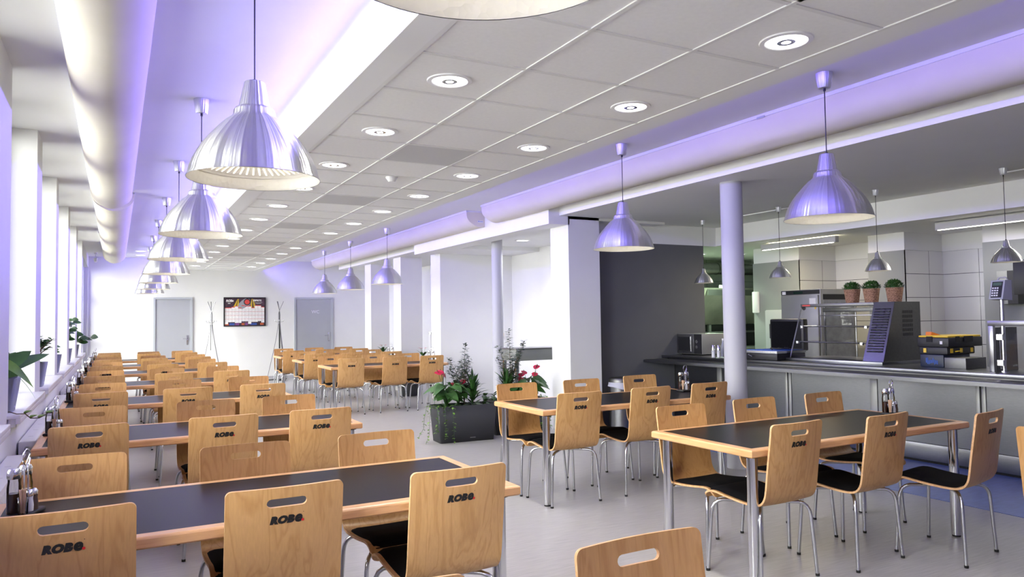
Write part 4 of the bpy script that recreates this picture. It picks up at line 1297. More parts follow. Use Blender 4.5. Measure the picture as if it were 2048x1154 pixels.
# herb baskets on the display case (top at z 1.59)
for i, (x, y, lb) in enumerate(((7.50, 5.60, 'wicker basket of green herbs, left of three on the display case'), (7.50, 5.355, 'wicker basket of green herbs, middle of three on the display case'), (7.50, 5.075, 'wicker basket of green herbs, right of three on the display case'))):
    t = thing('herb_basket', lb, 'plant basket', (x, y, 1.592), 0, 'herb baskets on the display case')
    MB().lathe([(0.001, 0.001), (0.066, 0.0), (0.070, 0.006), (0.088, 0.145), (0.092, 0.150), (0.088, 0.155), (0.080, 0.150), (0.078, 0.13), (0.001, 0.13)], 36).obj('basket', M['basket'], t)
    r_ = random.Random(20+i); mb = MB()
    for q in range(680):
        a = r_.uniform(0, 6.28); el = r_.uniform(0.05, 1.0); rr = r_.uniform(0.75, 1.0)
        d = Vector((math.cos(a)*math.sqrt(1-el*el), math.sin(a)*math.sqrt(1-el*el), el))
        p_ = Vector((0, 0, 0.15))+Vector((d.x*0.097, d.y*0.097, d.z*0.085))*rr
        leaf(mb, p_, d+Vector((r_.uniform(-.6, .6), r_.uniform(-.6, .6), 0.3)), r_.uniform(0.016, 0.032), 0.005, 0.1, n=3)
    mb.lathe([(0.079, 0.135), (0.076, 0.165), (0.055, 0.19), (0.001, 0.20)], 20, (0, 0, 0), 0)
    mb.obj('herbs', M['leaf'], t, fix=False)
# ------------------------------------------------------------------ round columns
for i, (x, y, r, z1, lb) in enumerate(((5.305, 5.27, 0.105, ZP, 'near'), (5.35, 10.39, 0.088, 2.735, 'far'))):
    o = MB()
    o.lathe([(r, 0.0), (r, z1)], 48, (x, y, 0))
    struct(o.obj('wall_column_'+lb, M['column']))

# ------------------------------------------------------------------ radiators under the windows
def radiator(y0, y1, label):
    t = thing('radiator', label, 'radiator', (0, 0, 0), 0, 'radiators below the windows')
    x0, x1 = -0.557, -0.462
    mb = MB().box(x1-0.018, x1, y0, y1, 0.16, 0.695, 0, 0.006)
    mb.box(x0+0.004, x0+0.022, y0+0.01, y1-0.01, 0.16, 0.69)
    n_ = int((y1-y0)/0.05)
    for i in range(n_): mb.box(x1-0.021+0.003, x1+0.002, y0+0.03+i*0.05, y0+0.045+i*0.05, 0.18, 0.67, 0)
    mb.obj('panel', M['radiator'], t)
    g = MB().box(x0, x1, y0, y1, 0.693, 0.703, 0, 0.003)
    g.box(x0, x1, y0-0.002, y0+0.008, 0.17, 0.70, 0, 0.002); g.box(x0, x1, y1-0.008, y1+0.002, 0.17, 0.70, 0, 0.002)
    go = g.obj('casing', M['radiator'], t)
    s = MB()
    k_ = int((y1-y0)/0.35)
    for i in range(k_): s.box(-0.525, -0.495, y0+0.25+i*0.35, y0+0.253+i*0.35, 0.7025, 0.7035)
    s.obj('grille_slot', M['base'], go)
    v = MB().cyl((-0.507, y0-0.002, 0.655), 0.016, -0.012, 0.0, 16, 0, 'y'); v.cyl((-0.507, y0-0.012, 0.655), 0.009, -0.006, 0.0, 12, 0, 'y')
    v.obj('bleed_valve', M['satin'], t)
    MB().box(x0+0.02, x1-0.02, y0+0.1, y0+0.14, 0.0, 0.17).box(x0+0.02, x1-0.02, y1-0.14, y1-0.1, 0.0, 0.17).obj('foot', M['radiator'], t)
radiator(3.55, 5.25, 'long white radiator at the lower left edge under the nearest sill')
radiator(5.83, 7.34, 'white radiator behind the second window-side table')
radiator(7.72, 9.45, 'white radiator behind the third window-side table')
radiator(10.0, 11.65, 'white radiator behind the fourth window-side table')
radiator(12.2, 13.8, 'white radiator behind the fifth window-side table')

# ------------------------------------------------------------------ coat stands
def make_stand():
    t = thing('coat_stand', 'stand', 'coat stand')
    wires = MB()
    for k_ in range(3):
        a = k_*2*PI/3+0.5
        for s_ in (-0.05, 0.05):
            ax = a+s_
            pts = [(0.30*math.cos(ax), 0.30*math.sin(ax), 0.03), (0.10*math.cos(ax), 0.10*math.sin(ax), 0.95), (0.025*math.cos(ax), 0.025*math.sin(ax), 1.45), (0.015*math.cos(ax), 0.015*math.sin(ax), 1.70), (0.10*math.cos(ax+PI), 0.10*math.sin(ax+PI), 1.98)]
            wires.tube(catmull(pts, 4), 0.0055, 6)
    wires.obj('wire_frame', M['wire'], t)
    b_ = MB()
    for k_ in range(3):
        a = k_*2*PI/3+0.5
        b_.tube([(0.0, 0.0, 0.03), (0.30*math.cos(a), 0.30*math.sin(a), 0.02)], 0.014, 8)
    b_.lathe([(0.001, 0.0), (0.10, 0.0), (0.10, 0.02), (0.03, 0.035), (0.001, 0.04)], 24)
    b_.obj('base', M['black'], t)
    MB().cyl((0, 0, 0), 0.020, 0.80, 1.42, 16).cyl((0, 0, 0), 0.012, 1.42, 1.72, 12).obj('post', M['black'], t)
    h = MB()
    for k_ in range(6):
        a = k_*PI/3
        h.tube([(0.01*math.cos(a), 0.01*math.sin(a), 1.46), (0.10*math.cos(a), 0.10*math.sin(a), 1.47), (0.115*math.cos(a), 0.115*math.sin(a), 1.50)], 0.004, 6)
        h.lathe([(0.001, -0.01), (0.009, -0.006), (0.009, 0.006), (0.001, 0.01)], 8, (0.115*math.cos(a), 0.115*math.sin(a), 1.505))
    h.obj('coat_hooks', M['satin'], t)
    return t
s0 = make_stand(); s0.location = (2.05, 19.2, 0); s0['label'] = 'wire coat stand between the plain grey door and the framed calendar'; s0['group'] = 'coat stands by the back wall'
dup(s0, (3.62, 19.0, 0), 0.3, 'wire coat stand between the framed calendar and the WC door', 'coat stands by the back wall')

# ------------------------------------------------------------------ framed wall calendar
def flat(name, rects, mtl, parent, y, dz=0.0006):
    mb = MB()
    for (x0, x1, z0, z1) in rects: mb.box(x0, x1, y-dz, y, z0, z1)
    return mb.obj(name, mtl, parent)
PX, PZ, PW, PHt = 2.395, 1.365, 1.02, 0.74
t = thing('wall_calendar', 'black-framed yearly calendar poster on the back wall between the coat stands', 'calendar', (PX, YB, PZ))
f = MB()
f.box(0, PW, -0.03, 0, 0, 0.02); f.box(0, PW, -0.03, 0, PHt-0.02, PHt); f.box(0, 0.02, -0.03, 0, 0.02, PHt-0.02); f.box(PW-0.02, PW, -0.03, 0, 0.02, PHt-0.02)
f.obj('frame', M['black'], t)
M['poster'] = varied('dark_poster_print', (0.045, 0.022, 0.035), 0.4, amp=0.9, scale=6)
M['pyellow'] = mat('yellow_print', (0.55, 0.38, 0.02), 0.5); M['porange'] = mat('orange_print', (0.45, 0.10, 0.03), 0.5)
M['pwhite'] = mat('white_print', (0.82, 0.80, 0.80), 0.5); M['pgrey'] = mat('grey_print', (0.30, 0.30, 0.34), 0.5)
M['pred'] = mat('coral_print', (0.62, 0.06, 0.05), 0.5); M['pblue'] = mat('blue_print', (0.03, 0.08, 0.30), 0.5); M['ppurple'] = mat('purple_print', (0.18, 0.05, 0.22), 0.5)
bk = bx('poster_sheet', M['poster'], 0.02, PW-0.02, -0.012, -0.002, 0.02, PHt-0.02, t)
beams = MB()
for (xt, zt, x0, x1, zb) in ((0.34, 0.70, 0.20, 0.27, 0.44), (0.36, 0.70, 0.30, 0.36, 0.46), (0.68, 0.70, 0.63, 0.69, 0.45), (0.70, 0.70, 0.73, 0.80, 0.45)):
    beams.add([(xt-0.005, -0.0128, zt), (xt+0.005, -0.0128, zt), (x1, -0.0128, zb), (x0, -0.0128, zb)], [(0, 1, 2, 3)])
beams.obj('light_beams', M['pyellow'], bk)
hd = MB()
hd.prism([(0.34, 0.46), (0.36, 0.58), (0.44, 0.66), (0.52, 0.71), (0.62, 0.70), (0.66, 0.62), (0.63, 0.54), (0.55, 0.50), (0.45, 0.44)], -0.0138, -0.0129)
hd.obj('spotlight_picture', M['pgrey'], bk)
MB().lathe([(0.001, 0.0), (0.085, 0.0)], 28, (0.565, -0.0142, 0.62), 0, False, 'y').obj('lens_ring', M['black'], bk)
MB().lathe([(0.001, 0.0), (0.062, 0.0)], 28, (0.565, -0.0146, 0.62), 0, False, 'y').obj('lens', M['pred'], bk)
r_ = random.Random(2)
cells, lines, caps = [], [], []
ncol = 12
for c in range(ncol):
    x0 = 0.03+c*(PW-0.06)/ncol; x1 = x0+(PW-0.06)/ncol-0.004
    top = 0.46+r_.choice((0.0, 0.02, 0.045, 0.06)); bot = 0.09+r_.choice((-0.03, 0.0, 0.02, 0.04))
    caps.append((x0, x1, top, top+0.018))
    for r in range(4):
        za = 0.10+r*0.0915; zb = za+0.086
        if r == 0: za = bot
        if r == 3: zb = top
        cells.append((x0, x1, za, zb))
    for r in range(1, 4): lines.append((x0, x1, 0.10+r*0.0915-0.006, 0.10+r*0.0915-0.001))
flat('calendar_grid', cells, M['pwhite'], bk, -0.0128)
flat('month_bars', caps+lines, M['pred'], bk, -0.0133)
marks = []
for c in range(ncol):
    for r in range(4):
        for q in range(9):
            xx = 0.034+c*(PW-0.06)/ncol+0.006; zz = 0.108+r*0.0915+q*0.0085
            marks.append((xx, xx+r_.uniform(0.02, 0.055), zz, zz+0.002))
flat('date_print', marks, M['pgrey'], bk, -0.0132, 0.0003)
for (nm, x0, x1, mt_) in (('orange_picture', 0.03, 0.12, 'porange'), ('blue_picture', 0.14, 0.26, 'pblue'), ('purple_picture', 0.28, 0.37, 'ppurple'), ('orange_picture', 0.43, 0.50, 'porange'), ('purple_picture', 0.52, 0.58, 'ppurple'), ('blue_picture', 0.64, 0.80, 'pblue'), ('orange_picture', 0.88, 0.97, 'porange')):
    flat(nm, [(x0, x1, 0.03, 0.082)], M[mt_], bk, -0.0126)
text_obj('ROBe', 0.072, 'poster_title', M['pwhite'], bk, (0.055, -0.0135, 0.63), offset=0.003, shear=0.2, extrude=0.0004)
text_obj('2020', 0.03, 'poster_year', M['pwhite'], bk, (0.10, -0.0135, 0.575), offset=0.001, extrude=0.0004)
text_obj('ESPRITE', 0.058, 'poster_headline', M['pwhite'], bk, (0.715, -0.0135, 0.64), offset=0.0025, extrude=0.0004)
flat('small_print', [(0.74, 0.94, 0.605, 0.609), (0.76, 0.92, 0.59, 0.594), (0.06, 0.20, 0.618, 0.621), (0.79, 0.90, 0.575, 0.579)], M['pwhite'], bk, -0.0132)

# ------------------------------------------------------------------ alcove: stainless barrier, column stands, bin
t = thing('tray_return_hatch', 'grey metal box counter on square posts in the alcove behind the planters', 'counter', (0, 0, 0))
MB().box(5.27, 6.66, 9.65, 10.12, 0.83, 1.00, 0, 0.004).obj('apron', varied('grey_green_sheet_metal', (0.22, 0.23, 0.21), 0.45, 0.3, amp=0.05, scale=3), t)
MB().box(5.25, 6.67, 9.63, 10.14, 1.00, 1.018, 0, 0.003).obj('countertop', M['steel'], t)
for (x, y) in ((5.30, 9.69), (5.30, 10.08), (6.60, 9.69), (6.60, 10.08)):
    bx('leg', M['satin'], x-0.022, x+0.022, y-0.022, y+0.022, 0.0, 0.83, t)
t = thing('wall_switch_box', 'tiny black and yellow box on the alcove wall beside the far column', 'switch box', (0, 0, 0))
bx('cover', M['black'], 6.40, 6.48, 12.351, 12.376, 1.09, 1.14, t); bx('lid', mat('yellow_plastic', (0.75, 0.50, 0.03), 0.4), 6.40, 6.48, 12.348, 12.376, 1.14, 1.20, t)
for i, (x, y) in enumerate(((6.22, 15.3), (6.36, 15.55))):
    t = thing('cup_dispenser', ('tall white cylinder with metal cap between the middle and far piers', 'tall white cylinder behind its twin between the piers')[i], 'dispenser', (x, y, 0), 0, 'white cylinders behind the piers')
    MB().cyl((0, 0, 0), 0.075, 0.03, 1.14, 28).obj('body', M['white'], t)
    MB().cyl((0, 0, 0), 0.08, 1.14, 1.19, 28).obj('cap', M['chrome'], t)
    MB().cyl((0, 0, 0), 0.09, 0.0, 0.03, 28).obj('base', M['black'], t)
t = thing('waste_bin', 'round stainless steel waste bin with a white liner beside the near pier', 'bin', (5.80, 7.78, 0))
MB().lathe([(0.001, 0.015), (0.155, 0.015), (0.16, 0.02), (0.16, 0.58)], 40).obj('body', M['steelh'], t)
MB().lathe([(0.162, 0.575), (0.166, 0.60), (0.163, 0.625), (0.155, 0.62)], 40).obj('bag_edge', mat('translucent_liner', (0.42, 0.42, 0.50), 0.5), t)
b_ = MB(); pv = []
for k_ in range(25):
    a = k_/24*2*PI
    pv.append((0.168*math.cos(a), 0.168*math.sin(a), 0.60)); 
for k_ in range(25):
    a = k_/24*2*PI
    pv.append((0.175*math.cos(a), 0.175*math.sin(a), 0.60-0.03-0.035*max(0, math.sin(a*1.5+1.0))))
b_.add(pv, [(k_, k_+1, 26+k_, 25+k_) for k_ in range(24)], 0, True); b_.obj('bin_liner', bpy.data.materials['translucent_liner'], t, fix=False)
MB().lathe([(0.162, 0.622), (0.162, 0.655), (0.150, 0.675), (0.05, 0.69), (0.001, 0.692)], 40).obj('lid', M['steeld'], t)
MB().lathe([(0.001, 0.0), (0.162, 0.0), (0.162, 0.018), (0.155, 0.02)], 40).obj('base_ring', M['black'], t)
MB().tube([(0.150, -0.07, 0.40), (0.185, -0.09, 0.36), (0.19, -0.09, 0.22), (0.155, -0.06, 0.20)], 0.005, 6).obj('handle', M['black'], t)

# ------------------------------------------------------------------ serving counter
CY0, CY1 = -2.0, 8.125
CXF = 6.98
CT = 0.925
def counter():
    t = thing('serving_counter', 'long stainless steel serving counter with fluted tray rail along the right side', 'counter', (0, 0, 0))
    MB().box(6.77, 7.62, CY0, CY1, CT-0.038, CT, 0, 0.003).obj('worktop', M['steelh'], t)
    b_ = MB().box(CXF+0.02, 7.58, CY0, CY1, 0.03, CT-0.038)
    b_.obj('body', M['steeld'], t)
    joints = [8.125, 7.22, 6.10, 4.99, 3.91, 2.80, 1.65, 0.5, -0.7, -2.0]
    for a, b2 in zip(joints[1:], joints[:-1]):
        p = bx('front_panel', M['steelh'], CXF, CXF+0.02, a+0.045, b2-0.045, 0.195, 0.80, t)
    for j, y in enumerate(joints[1:-1]):
        if j % 2 == 1:
            MB().box(CXF-0.012, CXF+0.02, y-0.045, y-0.008, 0.03, 0.82, 0, 0.003).box(CXF-0.012, CXF+0.02, y+0.008, y+0.045, 0.03, 0.82, 0, 0.003).obj('post', M['cab'], t)
        else:
            MB().box(CXF-0.010, CXF+0.02, y-0.04, y+0.04, 0.03, 0.82, 0, 0.003).obj('post', M['cab'], t)
    bx('apron', M['steel'], 6.90, CXF+0.02, CY0, CY1, 0.80, CT-0.038, t)
    bx('kick_plate', M['steelh'], CXF-0.006, CXF+0.02, CY0, CY1, 0.03, 0.19, t, 0.003)
    bx('plinth', M['rubber'], CXF+0.02, 7.55, CY0, CY1, 0.003, 0.03, t)
    # tray slide: a tilted fluted sheet on brackets
    rl = MB()
    n_ = 5
    x0, x1 = 6.45, 6.765
    rl.box(x0, x1, CY0, CY1, 0.862, 0.868)
    rl.box(x0-0.004, x0+0.004, CY0, CY1, 0.838, 0.872)
    for k_ in range(n_):
        x = x0+0.03+k_*(x1-x0-0.06)/(n_-1)
        rl.tube([(x, CY0+0.002, 0.869), (x, CY1-0.004, 0.869)], 0.0095, 10)
    ro = rl.obj('tray_rail', M['steelh'], t)
    for y in [8.05, 6.85, 5.9, 4.4, 3.6, 2.4, 1.2, 0.0]:
        MB().prism([(x0+0.005, 0.862), (6.90, 0.862), (6.90, 0.80), (x0+0.10, 0.838)], y-0.004, y+0.004).obj('bracket', M['steeld'], ro)
    return t
counter()

# microwave
t = thing('microwave_oven', 'stainless microwave oven on the counter in front of the dark wall', 'microwave', (7.05, 7.86, CT))
MB().box(0.0, 0.47, -0.25, 0.25, 0.014, 0.295, 0, 0.004).obj('housing', M['cab'], t)
MB().box(-0.012, 0.0, -0.10, 0.245, 0.02, 0.29, 0, 0.003).obj('door', M['steel'], t)
bx('door_window', M['black'], -0.014, -0.011, -0.02, 0.215, 0.06, 0.25, t)
bx('control_panel', M['black'], -0.012, 0.0, -0.245, -0.105, 0.02, 0.29, t)
for z in (0.115, 0.19): MB().cyl((-0.012, -0.175, z), 0.022, -0.02, 0.0, 20, 0, 'x').obj('knob', M['chrome'], t)
MB().tube([(-0.012, -0.075, 0.05), (-0.045, -0.075, 0.055), (-0.045, -0.075, 0.255), (-0.012, -0.075, 0.26)], 0.006, 8).obj('door_handle', M['chrome'], t)
f = MB()
for x in (0.04, 0.42):
    for y in (-0.2, 0.2): f.cyl((x, y, 0), 0.012, 0.0, 0.014, 10)
f.obj('foot', M['rubber'], t)
# mills, bottles
for i, (x, y, lb) in enumerate(((6.86, 7.20, 'left of two steel and glass spice mills by the microwave'), (6.90, 7.145, 'right of two steel and glass spice mills by the microwave'))):
    t = thing('spice_mill', lb, 'spice mill', (x, y, CT), 0, 'spice mills on the counter')
    MB().lathe([(0.001, 0.0), (0.023, 0.0), (0.023, 0.09), (0.022, 0.092)], 20).obj('glass_body', mat('frosted_salt_glass', (0.55, 0.56, 0.58), 0.15) if i == 0 else bpy.data.materials['frosted_salt_glass'], t)
    MB().lathe([(0.0235, 0.092), (0.0235, 0.155), (0.02, 0.16), (0.001, 0.161)], 20).obj('steel_cap', M['chrome'], t)
bot = [(0.001, 0.0), (0.030, 0.0), (0.032, 0.01), (0.032, 0.11), (0.028, 0.14), (0.013, 0.185), (0.012, 0.215)]
t = thing('water_bottle', 'clear grey bottle standing behind the spice mills', 'bottle', (7.16, 7.33, CT))
MB().lathe(bot, 20).obj('body', mat('grey_bottle_glass', (0.30, 0.31, 0.36), 0.15), t); MB().lathe([(0.014, 0.21), (0.014, 0.235), (0.001, 0.237)], 16).obj('cap', M['white'], t)
t = thing('drink_bottle', 'clear plastic bottle with red cap half hidden by the near column', 'bottle', (7.08, 7.13, CT))
MB().lathe([(r*1.15, z*1.25) for r, z in bot], 20).obj('body', mat('pale_bottle', (0.45, 0.46, 0.50), 0.15), t)
MB().lathe([(0.0375, 0.05), (0.0375, 0.10)], 20).obj('bottle_label', M['pwhite'], t)
MB().lathe([(0.017, 0.265), (0.017, 0.29), (0.001, 0.292)], 16).obj('cap', M['pred'], t)

# open black case with blue lining
t = thing('equipment_case', 'open black hard case with silver rim and blue lining on the counter', 'case', (7.0, 6.42, CT))
MB().box(-0.13, 0.36, -0.26, 0.26, 0.0, 0.085, 0, 0.014).obj('bottom_shell', M['black'], t)
r2 = MB()
for (x0, x1, y0, y1) in ((-0.132, 0.362, -0.262, -0.245), (-0.132, 0.362, 0.245, 0.262), (-0.132, -0.115, -0.245, 0.245), (0.345, 0.362, -0.245, 0.245)): r2.box(x0, x1, y0, y1, 0.083, 0.112)
r2.obj('metal_rim', M['satin'], t)
bx('blue_lining', mat('blue_foam', (0.01, 0.09, 0.50), 0.7), -0.11, 0.34, -0.24, 0.24, 0.085, 0.118, t, 0.006)
lid = MB().box(0.33, 0.42, -0.26, 0.26, 0.10, 0.49, 0, 0.02); lo = lid.obj('lid', M['black'], t)
bx('lid_lining', M['cushion'], 0.324, 0.332, -0.23, 0.23, 0.13, 0.46, lo, 0.003)
cbl = MB(); r_ = random.Random(8)
pts = [(-0.05+0.3*k_/9, -0.12+0.06*math.sin(k_*1.7), 0.125+0.018*abs(math.sin(k_*1.3))) for k_ in range(10)]
cbl.tube(catmull(pts, 3), 0.006, 6); cbl.obj('cable', M['black'], t)
MB().tube([(-0.135, 0.16, 0.07), (-0.16, 0.16, 0.06), (-0.16, 0.10, 0.04), (-0.135, 0.10, 0.05)], 0.006, 6).obj('latch', M['satin'], t)

# heated display case: slanted glass front, louvred machine section at its right
t = thing('display_case', 'slanted glass display case with louvred steel side section, three baskets on top', 'display case', (0, 0, CT))
yA, yM, yE = 6.13, 5.16, 4.92   # glass part from yA to yM, machine part yM..yE
H_ = 0.665
xb, xt, xr = 7.05, 7.27, 7.70
base = MB().box(6.98+0.02, 7.72, yE-0.02, yA+0.02, 0.0, 0.034, 0, 0.003); base.obj('base', M['steelh'], t)
mb = MB().prism([(xb, 0.034), (xr, 0.034), (xr, H_), (xt, H_)], yE, yM)
mo = mb.obj('machine_housing', M['steeld'], t)
# slanted louvre panel
pf = MB()
def slant(z): return xb+(xt-xb)*(z-0.034)/(H_-0.034)
pf.add([(xb-0.004, yE+0.001, 0.036), (xb-0.004, yM-0.001, 0.036), (xt-0.004, yM-0.001, H_-0.001), (xt-0.004, yE+0.001, H_-0.001)], [(0, 1, 2, 3)])
po = pf.obj('louvre_panel', M['steelh'], t)
lv = MB()
for k_ in range(17):
    z = 0.13+k_*0.028
    x = slant(z)-0.006
    for c_ in range(3):
        y0 = yE+0.025+c_*0.065
        lv.add([(x-0.001, y0, z), (x-0.001, y0+0.055, z), (x-0.010, y0+0.052, z+0.010), (x-0.010, y0+0.003, z+0.010), (x+0.006, y0, z+0.018), (x+0.006, y0+0.055, z+0.018)], [(0, 1, 2, 3), (3, 2, 5, 4)])
lv.obj('louvres', M['steelh'], po)
sl = MB()
for r in range(6):
    for c_ in range(11):
        x = 7.385+c_*0.0165; z = 0.30+r*0.048
        sl.add([(x, yE-0.0015, z), (x+0.008, yE-0.0015, z), (x+0.012, yE-0.0015, z+0.032), (x+0.004, yE-0.0015, z+0.032)], [(0, 1, 2, 3)])
sl.obj('side_vent_slots', M['black'], mo)
# roof strip, frame, glass, shelves
MB().box(xt-0.012, xr, yM, yA, H_-0.035, H_, 0, 0.003).obj('roof', M['steeld'], t)
MB().box(xt-0.0145, xt-0.012, yA-0.14, yA-0.03, H_-0.026, H_-0.010).obj('maker_badge', M['pred'], t)
fr = MB()
fr.tube([(xb, yA-0.006, 0.034), (xt, yA-0.006, H_-0.03)], 0.007, 6)
fr.tube([(xr-0.02, yA-0.01, 0.034), (xr-0.02, yA-0.01, H_-0.03)], 0.008, 6)
fr.tube([(xr-0.02, (yA+yM)/2+0.05, 0.034), (xr-0.02, (yA+yM)/2+0.05, H_-0.03)], 0.007, 6)
fr.obj('corner_frame', M['satin'], t)
g = MB()
g.add([(xb+0.004, yM+0.004, 0.04), (xb+0.004, yA-0.012, 0.04), (xt-0.004, yA-0.012, H_-0.036), (xt-0.004, yM+0.004, H_-0.036)], [(0, 1, 2, 3)])
g.add([(xb+0.01, yA-0.004, 0.04), (xr-0.02, yA-0.004, 0.04), (xr-0.02, yA-0.004, H_-0.036), (xt, yA-0.004, H_-0.036)], [(0, 1, 2, 3)])
g.add([(xr-0.01, yM+0.004, 0.04), (xr-0.01, yA-0.012, 0.04), (xr-0.01, yA-0.012, H_-0.036), (xr-0.01, yM+0.004, H_-0.036)], [(0, 1, 2, 3)])
g.obj('glass_pane', M['glass'], t)
for z, xo in ((0.22, 0.03), (0.40, 0.05)):
    s_ = bx('glass_shelf', M['glass'], slant(z)+xo, xr-0.05, yM+0.01, yA-0.03, z, z+0.006, t)
    MB().tube([(slant(z)+xo, yM+0.01, z), (slant(z)+xo, yA-0.02, z)], 0.008, 8).obj('shelf_rail', M['satin'], s_)
    cl_ = MB()
    for y in (yM+0.05, yA-0.07): cl_.box(slant(z)+xo-0.028, slant(z)+xo, y, y+0.03, z-0.02, z+0.008)
    cl_.obj('shelf_clip', M['satin'], s_)
MB().box(xt+0.10, xt+0.16, yM+0.01, yA-0.22, H_-0.10, H_-0.05, 0, 0.004).obj('lamp_housing', M['steeld'], t)
MB().box(xt+0.06, xt+0.22, yM+0.01, yA-0.20, H_-0.145, H_-0.135, 0, 0.002).obj('reflector', M['steel'], t)

# stainless warming cabinet behind the display case
t = thing('warming_cabinet', 'tall stainless steel warming cabinet behind the display case', 'cabinet', (8.10, 6.52, 0))
MB().box(0.0, 0.70, 0.0, 0.64, 0.12, 1.80, 0, 0.006).obj('body', M['cab'], t)
bx('control_strip', M['black'], -0.012, 0.0, 0.01, 0.63, 1.735, 1.79, t)
bx('display', mat('unlit_display', (0.01, 0.03, 0.02), 0.2), -0.015, -0.012, 0.27, 0.42, 1.745, 1.775, t)
MB().box(-0.03, 0.0, 0.02, 0.62, 0.14, 1.72, 0, 0.006).obj('door', M['cab'], t)
MB().cyl((-0.03, 0.24, 1.55), 0.028, -0.004, 0.0, 24, 0, 'x').obj('lock', M['black'], t)
bx('notice_sheet', M['pwhite'], -0.032, -0.0305, 0.05, 0.15, 1.58, 1.68, t)
bx('warning_label', bpy.data.materials['yellow_plastic'], -0.032, -0.0305, 0.045, 0.07, 1.535, 1.565, t)
bx('label', M['pwhite'], -0.0145, -0.012, 0.55, 0.61, 1.74, 1.78, t)
bx('side_opening', M['black'], 0.05, 0.64, -0.004, 0.0, 1.66, 1.73, t)
bx('side_panel', varied('crinkled_film', (0.34, 0.35, 0.36), 0.45, 0.3, amp=0.2, scale=12, bump=1.0, bscale=18), 0.05, 0.64, -0.006, 0.0, 0.3, 1.65, t)
f = MB()
for x in (0.06, 0.64):
    for y in (0.06, 0.58): f.cyl((x, y, 0), 0.02, 0.0, 0.12, 12)
f.obj('foot', M['satin'], t)
# pale cupboard door with black handle behind the case
t = thing('kitchen_cupboard', 'pale grey cupboard with a long black handle behind the open case', 'cupboard', (8.45, 7.20, 0))
bx('body', varied('pale_green_grey_laminate', (0.46, 0.50, 0.47), 0.4, amp=0.02, scale=3), 0.0, 0.34, 0.0, 0.24, 0.0, 1.54, t, 0.003)
bx('door', bpy.data.materials['pale_green_grey_laminate'], -0.02, 0.0, 0.002, 0.56, 0.08, 1.53, t, 0.003)
bx('side', bpy.data.materials['pale_green_grey_laminate'], 0.0, 0.34, 0.24, 0.56, 0.0, 1.54, t)
MB().tube([(-0.02, 0.44, 1.34), (-0.055, 0.44, 1.33), (-0.055, 0.44, 1.13), (-0.02, 0.44, 1.12)], 0.011, 8).obj('door_handle', M['black'], t)

# toolboxes and crates at the near end of the display case
M['tyellow'] = bpy.data.materials['yellow_plastic']
M['navy'] = mat('dark_navy_plastic', (0.012, 0.02, 0.045), 0.4)
t = thing('storage_crate', 'dark navy crate at the bottom of the toolbox pile', 'crate', (7.28, 4.48, CT), 0, 'crates and toolboxes beside the display case')
MB().box(-0.11, 0.34, -0.12, 0.12, 0.0, 0.125, 0, 0.008).obj('crate_body', M['navy'], t)
bp_ = MB(); r_ = random.Random(4)
for k_ in range(9): bp_.box(-0.1125, -0.11, -0.06+k_*0.014, -0.054+k_*0.014, 0.035+r_.uniform(-0.01, 0.01), 0.085+r_.uniform(-0.02, 0.01))
bp_.obj('blue_print', mat('bright_blue_print', (0.02, 0.12, 0.55), 0.4), t)
t = thing('steel_tray', 'square dull steel box in front of the toolbox pile on the counter', 'box', (7.19, 4.20, CT))
MB().box(-0.10, 0.24, -0.10, 0.105, 0.0, 0.105, 0, 0.003).obj('box_body', M['steeld'], t)
t = thing('tool_case', 'black tool case with yellow catches, middle of the toolbox pile', 'toolbox', (7.28, 4.47, CT+0.125), 0, 'crates and toolboxes beside the display case')
MB().box(-0.11, 0.36, -0.15, 0.14, 0.0, 0.075, 0, 0.012).obj('case_body', M['black'], t)
for (x0, x1, y0, y1) in ((-0.114, -0.108, 0.06, 0.09), (-0.06, -0.02, -0.154, -0.148), (0.28, 0.32, -0.154, -0.148), (0.10, 0.14, -0.154, -0.148)):
    bx('catch', M['tyellow'], x0, x1, y0, y1, 0.018, 0.062, t)
MB().tube([(0.02, -0.15, 0.03), (0.02, -0.175, 0.035), (0.08, -0.175, 0.035), (0.08, -0.15, 0.03)], 0.006, 6).obj('handle', M['tyellow'], t)
t = thing('tool_organizer', 'black organizer box with yellow lid on top of the toolbox pile', 'toolbox', (7.28, 4.46, CT+0.20), 0, 'crates and toolboxes beside the display case')
MB().box(-0.12, 0.46, -0.16, 0.16, 0.0, 0.095, 0, 0.01).obj('box_body', M['black'], t)
MB().box(-0.11, 0.45, -0.15, 0.15, 0.095, 0.113, 0, 0.006).obj('lid', M['tyellow'], t)
for (x0, x1, y0, y1) in ((-0.125, -0.118, 0.0, 0.06), (0.0, 0.06, -0.166, -0.158), (0.14, 0.26, -0.18, -0.158)):
    bx('latch', M['rubber'], x0, x1, y0, y1, 0.05, 0.105, t)
bx('sticker', M['pwhite'], -0.122, -0.120, -0.10, -0.075, 0.03, 0.06, t)
t = thing('orange_tray', 'small orange plastic piece lying on the yellow-lidded organizer', 'box', (7.34, 4.575, CT+0.313))
MB().prism([(-0.06, 0.0), (0.10, 0.0), (-0.05, 0.035)], -0.03, 0.03).obj('piece', mat('orange_plastic', (0.70, 0.20, 0.02), 0.4), t)

